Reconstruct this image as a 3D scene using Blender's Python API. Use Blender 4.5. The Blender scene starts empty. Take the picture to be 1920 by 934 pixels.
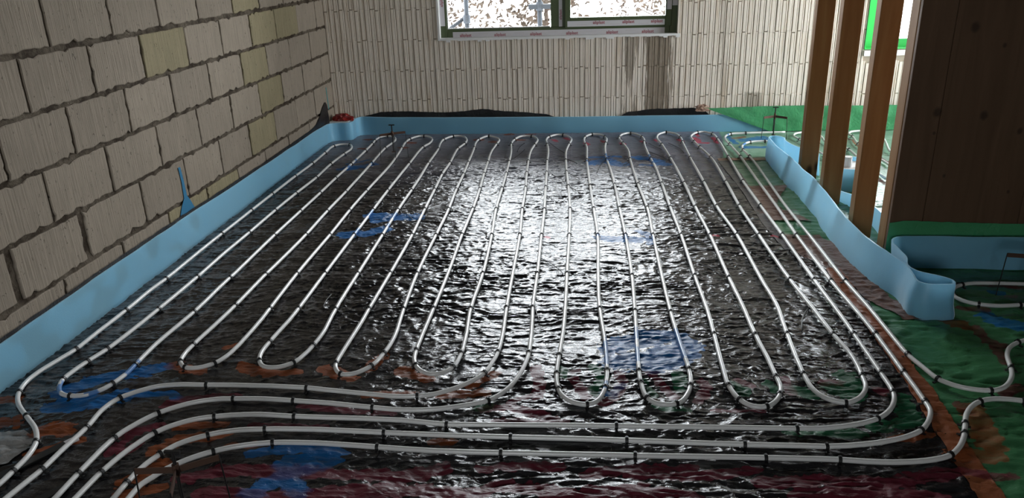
import bpy, bmesh, math, random
import numpy as np
from mathutils import Vector, Matrix

random.seed(7)
S = bpy.context.scene
COL = S.collection
PI = math.pi

# ------------------------------------------------------------------ camera, world, light, exposure
cam = bpy.data.cameras.new('camera')
cam.sensor_width = 36.0
cam.lens = 36.0 * 1449.6 / 1920.0
cam.clip_start = 0.02
cam.clip_end = 400
co = bpy.data.objects.new('camera', cam)
COL.objects.link(co)
CR = Vector((0.99625878, 0.08102598, -0.03005401))
CU = Vector((-0.00111537, 0.35979248, 0.93303169))
CF = Vector((-0.08641301, 0.92950748, -0.35853679))
m = Matrix((CR, CU, -CF)).transposed().to_4x4()
m.translation = Vector((0, 0, 1.458))
co.matrix_world = m
S.camera = co

w = bpy.data.worlds.new('sky')
S.world = w
w.use_nodes = True
bg = w.node_tree.nodes['Background']
bg.inputs['Color'].default_value = (0.97, 0.965, 1.05, 1)
bg.inputs['Strength'].default_value = 27.0          # bright overcast sky, the only light in the place

def portal(name, loc, rot, sx, sy):
    l = bpy.data.lights.new(name, 'AREA')
    l.shape = 'RECTANGLE'; l.size = sx; l.size_y = sy
    l.cycles.is_portal = True
    o = bpy.data.objects.new(name, l); COL.objects.link(o)
    o.location = loc; o.rotation_euler = rot
    return o
portal('sky_portal_window', (-0.18, 6.75, 1.52), (-PI/2, 0, 0), 2.0, 1.55)
portal('sky_portal_window', (2.9, 6.75, 1.45), (-PI/2, 0, 0), 1.25, 1.7)
portal('sky_portal_door', (3.85, 5.78, 1.15), (0, PI/2, 0), 2.2, 1.35)
portal('sky_portal_window', (-.55, -2.3, 1.45), (PI/2, 0, 0), 1.0, 1.0)

S.view_settings.view_transform = 'Standard'
S.view_settings.look = 'None'
S.view_settings.gamma = 1.0
S.view_settings.use_curve_mapping = False
S.view_settings.exposure = 0.0
S.cycles.use_denoising = True
S.cycles.max_bounces = 10
S.cycles.diffuse_bounces = 6
S.cycles.glossy_bounces = 4
S.cycles.transparent_max_bounces = 12
S.cycles.sample_clamp_indirect = 6.0
S.cycles.caustics_reflective = False
S.cycles.caustics_refractive = False

# ------------------------------------------------------------------ traced plan data (metres on the floor plan)
PIPES = {
 'c1': [(-1.7353,1.7530),(-1.7330,1.7653),(-1.7311,1.7790),(-1.7305,1.7969),(-1.7340,1.8873),(-1.7356,1.9038),(-1.7381,1.9197),(-1.7422,1.9379),(-1.7474,1.9556),(-1.7538,1.9730),(-1.7618,1.9902),(-1.7706,2.0054),(-1.7807,2.0204),(-1.7919,2.0352),(-1.8039,2.0497),(-1.8165,2.0637),(-1.8282,2.0754),(-1.8407,2.0865),(-1.9359,2.1671),(-1.9636,2.1923),(-1.9762,2.2048),(-1.9874,2.2171),(-1.9983,2.2307),(-2.0082,2.2441),(-2.0170,2.2575),(-2.0249,2.2711),(-2.0320,2.2852),(-2.0399,2.3031),(-2.0465,2.3216),(-2.0517,2.3404),(-2.0554,2.3593),(-2.0574,2.3782),(-2.0577,2.3974),(-2.0569,2.4166),(-2.0553,2.4360),(-2.0533,2.4520),(-2.0282,2.5722),(-2.0246,2.5919),(-2.0220,2.6132),(-2.0207,2.6303),(-2.0211,2.7678),(-2.0188,2.8996),(-2.0191,3.0331),(-2.0227,3.1674),(-2.0214,3.2221),(-2.0163,3.3105),(-2.0163,3.4362),(-2.0190,3.5569),(-2.0212,3.6950),(-2.0215,3.8271),(-2.0213,3.9622),(-2.0212,4.0939),(-2.0209,4.2313),(-2.0206,4.3667),(-2.0199,4.5002),(-2.0191,4.6304),(-2.0180,4.7650),(-2.0171,4.9021),(-2.0161,5.0234),(-2.0142,5.1607),(-2.0102,5.2982),(-2.0053,5.4316),(-2.0033,5.5656),(-2.0059,5.7047),(-2.0088,5.8375),(-2.0102,5.8986),(-2.0159,6.0057),(-2.0160,6.0251),(-2.0154,6.0433),(-2.0139,6.0601),(-2.0113,6.0752),(-2.0074,6.0884),(-1.9985,6.1070),(-1.9874,6.1223),(-1.9746,6.1342),(-1.9605,6.1424),(-1.9442,6.1470),(-1.9258,6.1483),(-1.9076,6.1458),(-1.8919,6.1393),(-1.8801,6.1280),(-1.8700,6.1120),(-1.8615,6.0930),(-1.8477,6.0537),(-1.8429,6.0379),(-1.8389,6.0219),(-1.8358,6.0055),(-1.8334,5.9886),(-1.8317,5.9714),(-1.8306,5.9535),(-1.8306,5.9354),(-1.8317,5.9172),(-1.8410,5.8375),(-1.8494,5.7067),(-1.8546,5.5828),(-1.8564,5.4608),(-1.8523,5.3222),(-1.8485,5.2013),(-1.8491,5.0812),(-1.8538,4.9612),(-1.8595,4.8410),(-1.8639,4.7014),(-1.8665,4.5627),(-1.8682,4.4225),(-1.8688,4.2879),(-1.8686,4.1518),(-1.8687,4.0187),(-1.8702,3.8974),(-1.8723,3.7772),(-1.8732,3.6408),(-1.8706,3.5087),(-1.8684,3.3732),(-1.8694,3.2370),(-1.8715,3.1147),(-1.8742,2.9868),(-1.8773,2.8653),(-1.8832,2.7294),(-1.8885,2.6498),(-1.8924,2.6143),(-1.8954,2.5961),(-1.9127,2.5162),(-1.9187,2.4803),(-1.9210,2.4632),(-1.9253,2.4107),(-1.9254,2.3933),(-1.9235,2.3764),(-1.9192,2.3602),(-1.9132,2.3441),(-1.9058,2.3289),(-1.8978,2.3152),(-1.8877,2.3014),(-1.8765,2.2893),(-1.8641,2.2797),(-1.8513,2.2732),(-1.8375,2.2689),(-1.8230,2.2667),(-1.8054,2.2669),(-1.7868,2.2698),(-1.7699,2.2756),(-1.7558,2.2846),(-1.7432,2.2963),(-1.7328,2.3094),(-1.7254,2.3232),(-1.7201,2.3383),(-1.7156,2.3546),(-1.7116,2.3708),(-1.7082,2.3883),(-1.7055,2.4064),(-1.7038,2.4244),(-1.7034,2.4417),(-1.7098,2.5648),(-1.7125,2.6450),(-1.7108,2.7207),(-1.7028,2.8415),(-1.6965,2.9655),(-1.6967,3.0887),(-1.6993,3.2088),(-1.6995,3.2911),(-1.6981,3.4117),(-1.6998,3.5451),(-1.7018,3.6799),(-1.7037,3.8172),(-1.7048,3.9418),(-1.7046,4.0625),(-1.7034,4.1980),(-1.7020,4.3288),(-1.7012,4.4650),(-1.7006,4.6026),(-1.7003,4.7392),(-1.7010,4.8763),(-1.7021,5.0132),(-1.7022,5.1493),(-1.7005,5.2827),(-1.6982,5.4164),(-1.6970,5.5526),(-1.6967,5.6737),(-1.6968,5.7938),(-1.6975,5.9250),(-1.6992,6.0632),(-1.7023,6.1709),(-1.7079,6.2477),(-1.7084,6.2659),(-1.7065,6.3276),(-1.7051,6.3495),(-1.7025,6.3700),(-1.6981,6.3883),(-1.6912,6.4031),(-1.6806,6.4163),(-1.6674,6.4271),(-1.6530,6.4345),(-1.6388,6.4371),(-1.6234,6.4337),(-1.6073,6.4246),(-1.5919,6.4119),(-1.5785,6.3974),(-1.5693,6.3839),(-1.5613,6.3681),(-1.5542,6.3507),(-1.5483,6.3323),(-1.5434,6.3138),(-1.5395,6.2958),(-1.5369,6.2788),(-1.5356,6.2619),(-1.5353,6.2449),(-1.5385,6.1727),(-1.5541,6.0408),(-1.5571,5.9958),(-1.5578,5.8585),(-1.5537,5.7194),(-1.5496,5.5918),(-1.5465,5.4532),(-1.5435,5.3134),(-1.5407,5.1874),(-1.5380,5.0608),(-1.5357,4.9386),(-1.5338,4.8080),(-1.5330,4.6855),(-1.5334,4.5516),(-1.5335,4.4214),(-1.5316,4.2860),(-1.5283,4.1505),(-1.5258,4.0131),(-1.5259,3.8733),(-1.5275,3.7455),(-1.5297,3.6239),(-1.5331,3.4883),(-1.5371,3.3648),(-1.5373,3.2427),(-1.5372,3.1112),(-1.5390,2.9742),(-1.5443,2.8403),(-1.5520,2.7160),(-1.5543,2.6251),(-1.5540,2.6082),(-1.5531,2.5924),(-1.5515,2.5772),(-1.5487,2.5579),(-1.5448,2.5401),(-1.5381,2.5236),(-1.5269,2.5068),(-1.5126,2.4914),(-1.4967,2.4808),(-1.4806,2.4765),(-1.4632,2.4764),(-1.4464,2.4798),(-1.4334,2.4856),(-1.4205,2.4942),(-1.4086,2.5046),(-1.3985,2.5159),(-1.3904,2.5285),(-1.3841,2.5426),(-1.3791,2.5576),(-1.3747,2.5733),(-1.3709,2.5916),(-1.3684,2.6109),(-1.3640,2.6703),(-1.3614,2.8038),(-1.3623,2.9112),(-1.3678,3.0360),(-1.3733,3.1625),(-1.3782,3.2894),(-1.3821,3.4185),(-1.3841,3.5499),(-1.3848,3.6879),(-1.3854,3.8265),(-1.3867,3.9598),(-1.3898,4.0985),(-1.3936,4.2329),(-1.3968,4.3649),(-1.3984,4.5011),(-1.3988,4.6352),(-1.3986,4.7574),(-1.3977,4.8912),(-1.3956,5.0284),(-1.3935,5.1518),(-1.3919,5.2761),(-1.3915,5.3965),(-1.3937,5.5342),(-1.3989,5.6653),(-1.4058,5.7922),(-1.4142,5.9253),(-1.4240,6.0557),(-1.4308,6.1293),(-1.4317,6.1472),(-1.4313,6.2220),(-1.4305,6.2404),(-1.4290,6.2585),(-1.4268,6.2762),(-1.4236,6.2932),(-1.4193,6.3096),(-1.4127,6.3297),(-1.4047,6.3504),(-1.3956,6.3704),(-1.3853,6.3883),(-1.3739,6.4029),(-1.3617,6.4127),(-1.3453,6.4185),(-1.3269,6.4196),(-1.3084,6.4164),(-1.2918,6.4092),(-1.2805,6.4001),(-1.2698,6.3875),(-1.2596,6.3722),(-1.2504,6.3550),(-1.2421,6.3367),(-1.2349,6.3182),(-1.2290,6.3003),(-1.2248,6.2836),(-1.2217,6.2661),(-1.2197,6.2480),(-1.2186,6.2295),(-1.2182,6.2108),(-1.2186,6.1922),(-1.2208,6.1557),(-1.2230,6.1390),(-1.2264,6.1232),(-1.2450,6.0593),(-1.2491,6.0402),(-1.2524,6.0188),(-1.2562,5.9746),(-1.2595,5.8474),(-1.2585,5.7209),(-1.2568,5.5884),(-1.2567,5.4640),(-1.2573,5.3247),(-1.2577,5.2002),(-1.2580,5.0754),(-1.2580,4.9547),(-1.2577,4.8246),(-1.2568,4.6995),(-1.2551,4.5651),(-1.2535,4.4312),(-1.2521,4.2941),(-1.2507,4.1566),(-1.2494,4.0353),(-1.2479,3.8978),(-1.2462,3.7600),(-1.2447,3.6394),(-1.2430,3.5020),(-1.2412,3.3680),(-1.2392,3.2413),(-1.2371,3.1040),(-1.2357,2.9673),(-1.2364,2.8953),(-1.2441,2.7732),(-1.2482,2.6960),(-1.2489,2.6350),(-1.2480,2.6171),(-1.2461,2.5999),(-1.2431,2.5833),(-1.2393,2.5677),(-1.2345,2.5530),(-1.2283,2.5393),(-1.2187,2.5227),(-1.2073,2.5077),(-1.1938,2.4967),(-1.1781,2.4909),(-1.1606,2.4889),(-1.1435,2.4909),(-1.1291,2.4964),(-1.1146,2.5051),(-1.1012,2.5162),(-1.0902,2.5286),(-1.0818,2.5438),(-1.0760,2.5613),(-1.0647,2.6138),(-1.0623,2.6292),(-1.0547,2.7132),(-1.0526,2.7709),(-1.0532,2.8088),(-1.0635,2.9395),(-1.0703,3.0741),(-1.0733,3.2110),(-1.0752,3.3366),(-1.0776,3.4593),(-1.0804,3.5977),(-1.0828,3.7203),(-1.0853,3.8421),(-1.0882,3.9794),(-1.0917,4.1160),(-1.0951,4.2487),(-1.0978,4.3804),(-1.0991,4.5160),(-1.0994,4.6516),(-1.0997,4.7844),(-1.1008,4.9195),(-1.1023,5.0533),(-1.1045,5.1835),(-1.1085,5.3190),(-1.1128,5.4551),(-1.1143,5.5913),(-1.1139,5.7156),(-1.1138,5.8382),(-1.1162,5.9592),(-1.1213,6.0232),(-1.1291,6.0954),(-1.1304,6.1130),(-1.1332,6.2053),(-1.1328,6.2234),(-1.1315,6.2412),(-1.1292,6.2586),(-1.1255,6.2757),(-1.1199,6.2953),(-1.1131,6.3161),(-1.1052,6.3368),(-1.0961,6.3564),(-1.0861,6.3738),(-1.0751,6.3878),(-1.0632,6.3975),(-1.0448,6.4041),(-1.0238,6.4056),(-1.0030,6.4019),(-0.9851,6.3935),(-0.9739,6.3827),(-0.9640,6.3676),(-0.9553,6.3494),(-0.9477,6.3290),(-0.9412,6.3077),(-0.9357,6.2864),(-0.9312,6.2663),(-0.9282,6.2490),(-0.9262,6.2314),(-0.9252,6.2136),(-0.9250,6.1956),(-0.9263,6.1589),(-0.9290,6.1218),(-0.9309,6.1039),(-0.9338,6.0866),(-0.9532,5.9959),(-0.9564,5.9751),(-0.9588,5.9526),(-0.9612,5.9043),(-0.9600,5.7690),(-0.9557,5.6430),(-0.9528,5.5071),(-0.9553,5.3858),(-0.9588,5.2506),(-0.9574,5.1145),(-0.9527,4.9746),(-0.9481,4.8530),(-0.9440,4.7160),(-0.9402,4.5819),(-0.9364,4.4465),(-0.9322,4.3105),(-0.9272,4.1745),(-0.9226,4.0355),(-0.9198,3.9146),(-0.9181,3.7770),(-0.9175,3.6551),(-0.9172,3.5343),(-0.9172,3.4011),(-0.9175,3.2731),(-0.9183,3.1453),(-0.9188,3.0211),(-0.9175,2.8856),(-0.9204,2.7615),(-0.9233,2.6394),(-0.9243,2.5662),(-0.9239,2.5503),(-0.9227,2.5354),(-0.9208,2.5192),(-0.9180,2.5049),(-0.9130,2.4911),(-0.9043,2.4748),(-0.8931,2.4593),(-0.8800,2.4488),(-0.8665,2.4452),(-0.8515,2.4456),(-0.8369,2.4501),(-0.8225,2.4594),(-0.8080,2.4734),(-0.7947,2.4903),(-0.7834,2.5084),(-0.7766,2.5234),(-0.7712,2.5397),(-0.7668,2.5572),(-0.7542,2.6309),(-0.7500,2.6678),(-0.7475,2.7069),(-0.7465,2.7496),(-0.7481,2.8013),(-0.7595,2.9379),(-0.7684,3.0716),(-0.7758,3.2034),(-0.7820,3.3431),(-0.7854,3.4792),(-0.7865,3.6167),(-0.7865,3.7373),(-0.7863,3.8760),(-0.7865,4.0143),(-0.7862,4.1528),(-0.7864,4.2889),(-0.7886,4.4255),(-0.7937,4.5640),(-0.7996,4.7011),(-0.8038,4.8363),(-0.8054,4.9572),(-0.8063,5.0950),(-0.8084,5.2316),(-0.8123,5.3680),(-0.8161,5.4888),(-0.8200,5.6286),(-0.8234,5.7567),(-0.8270,5.8789),(-0.8329,6.0095),(-0.8399,6.1033),(-0.8399,6.1927),(-0.8390,6.2100),(-0.8372,6.2271),(-0.8344,6.2441),(-0.8302,6.2613),(-0.8181,6.2992),(-0.8104,6.3199),(-0.8018,6.3402),(-0.7927,6.3586),(-0.7831,6.3739),(-0.7732,6.3849),(-0.7634,6.3901),(-0.7500,6.3881),(-0.7354,6.3788),(-0.7205,6.3648),(-0.7066,6.3486),(-0.6947,6.3329),(-0.6856,6.3188),(-0.6775,6.3035),(-0.6705,6.2871),(-0.6646,6.2698),(-0.6599,6.2519),(-0.6564,6.2336),(-0.6547,6.2173),(-0.6545,6.2006),(-0.6554,6.1835),(-0.6653,6.0894),(-0.6750,5.9630),(-0.6806,5.8639),(-0.6801,5.7291),(-0.6748,5.5890),(-0.6709,5.4536),(-0.6675,5.3206),(-0.6635,5.1870),(-0.6581,5.0544),(-0.6524,4.9209),(-0.6480,4.7854),(-0.6448,4.6501),(-0.6425,4.5109),(-0.6413,4.3737),(-0.6415,4.2401),(-0.6422,4.1038),(-0.6421,3.9657),(-0.6404,3.8283),(-0.6380,3.7077),(-0.6354,3.5877),(-0.6331,3.4526),(-0.6323,3.3313),(-0.6323,3.2080),(-0.6329,3.0734),(-0.6340,2.9352),(-0.6356,2.8024),(-0.6357,2.6727),(-0.6324,2.6041),(-0.6309,2.5874),(-0.6286,2.5714),(-0.6249,2.5559),(-0.6192,2.5385),(-0.6122,2.5216),(-0.6039,2.5060),(-0.5939,2.4924),(-0.5791,2.4774),(-0.5620,2.4651),(-0.5447,2.4587),(-0.5285,2.4597),(-0.5120,2.4656),(-0.4976,2.4744),(-0.4859,2.4858),(-0.4763,2.5002),(-0.4684,2.5174),(-0.4640,2.5315),(-0.4606,2.5473),(-0.4582,2.5646),(-0.4536,2.6208),(-0.4523,2.6574),(-0.4556,2.7797),(-0.4648,2.9106),(-0.4697,2.9933),(-0.4696,3.1211),(-0.4652,3.2557),(-0.4627,3.3771),(-0.4638,3.5089),(-0.4669,3.6456),(-0.4711,3.7847),(-0.4759,3.9205),(-0.4814,4.0410),(-0.4890,4.1795),(-0.4960,4.3169),(-0.5003,4.4556),(-0.5019,4.5773),(-0.5025,4.6978),(-0.5032,4.8329),(-0.5047,4.9707),(-0.5063,5.1034),(-0.5083,5.2362),(-0.5110,5.3714),(-0.5143,5.5079),(-0.5180,5.6454),(-0.5225,5.7836),(-0.5292,5.8977),(-0.5424,6.0319),(-0.5445,6.0670),(-0.5445,6.1406),(-0.5426,6.1758),(-0.5407,6.1931),(-0.5381,6.2103),(-0.5259,6.2671),(-0.5206,6.2880),(-0.5146,6.3085),(-0.5078,6.3276),(-0.5000,6.3445),(-0.4910,6.3581),(-0.4807,6.3676),(-0.4655,6.3742),(-0.4476,6.3767),(-0.4287,6.3756),(-0.4107,6.3710),(-0.3954,6.3633),(-0.3839,6.3526),(-0.3737,6.3380),(-0.3646,6.3203),(-0.3568,6.3006),(-0.3502,6.2795),(-0.3449,6.2582),(-0.3409,6.2375),(-0.3389,6.2210),(-0.3383,6.2038),(-0.3388,6.1861),(-0.3402,6.1680),(-0.3528,6.0742),(-0.3663,5.9467),(-0.3731,5.8704),(-0.3763,5.7368),(-0.3748,5.6156),(-0.3726,5.4792),(-0.3692,5.3447),(-0.3649,5.2079),(-0.3590,5.0725),(-0.3523,4.9348),(-0.3473,4.7968),(-0.3448,4.6634),(-0.3429,4.5275),(-0.3400,4.3935),(-0.3347,4.2584),(-0.3285,4.1248),(-0.3240,4.0049),(-0.3213,3.8711),(-0.3198,3.7309),(-0.3190,3.6093),(-0.3182,3.4733),(-0.3172,3.3361),(-0.3165,3.1984),(-0.3153,3.0694),(-0.3117,2.9305),(-0.3074,2.7979),(-0.3093,2.6804),(-0.3131,2.6270),(-0.3153,2.6077),(-0.3178,2.5902),(-0.3328,2.5170),(-0.3379,2.4978),(-0.3440,2.4801),(-0.3518,2.4625),(-0.3606,2.4465),(-0.3715,2.4305),(-0.3816,2.4179),(-0.3930,2.4051),(-0.4055,2.3925),(-0.4187,2.3803),(-0.4321,2.3689),(-0.4462,2.3581),(-0.4611,2.3477),(-0.4764,2.3380),(-0.4917,2.3294),(-0.5065,2.3224),(-0.5211,2.3170),(-0.5354,2.3132),(-0.5498,2.3103),(-0.5821,2.3055),(-0.5997,2.3038),(-0.6183,2.3030),(-0.6386,2.3030),(-0.6541,2.3038),(-0.7799,2.3199),(-0.9106,2.3384),(-0.9583,2.3463),(-0.9771,2.3488),(-1.1103,2.3571),(-1.2486,2.3597),(-1.3752,2.3582),(-1.4283,2.3583),(-1.4446,2.3577),(-1.4603,2.3565),(-1.4784,2.3545),(-1.4956,2.3519),(-1.5117,2.3485),(-1.5268,2.3440),(-1.5423,2.3377),(-1.5565,2.3299),(-1.5709,2.3201),(-1.5835,2.3105),(-1.5970,2.2994),(-1.6103,2.2871),(-1.6223,2.2739),(-1.6319,2.2602),(-1.6399,2.2432),(-1.6454,2.2251),(-1.6489,2.2059),(-1.6511,2.1858),(-1.6515,2.1689),(-1.6502,2.1512),(-1.6432,2.0951),(-1.6421,2.0763),(-1.6424,2.0416),(-1.6463,1.9542),(-1.6461,1.8686),(-1.6469,1.8512),(-1.6487,1.8317),(-1.6640,1.7167),(-1.6688,1.6688)],
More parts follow.
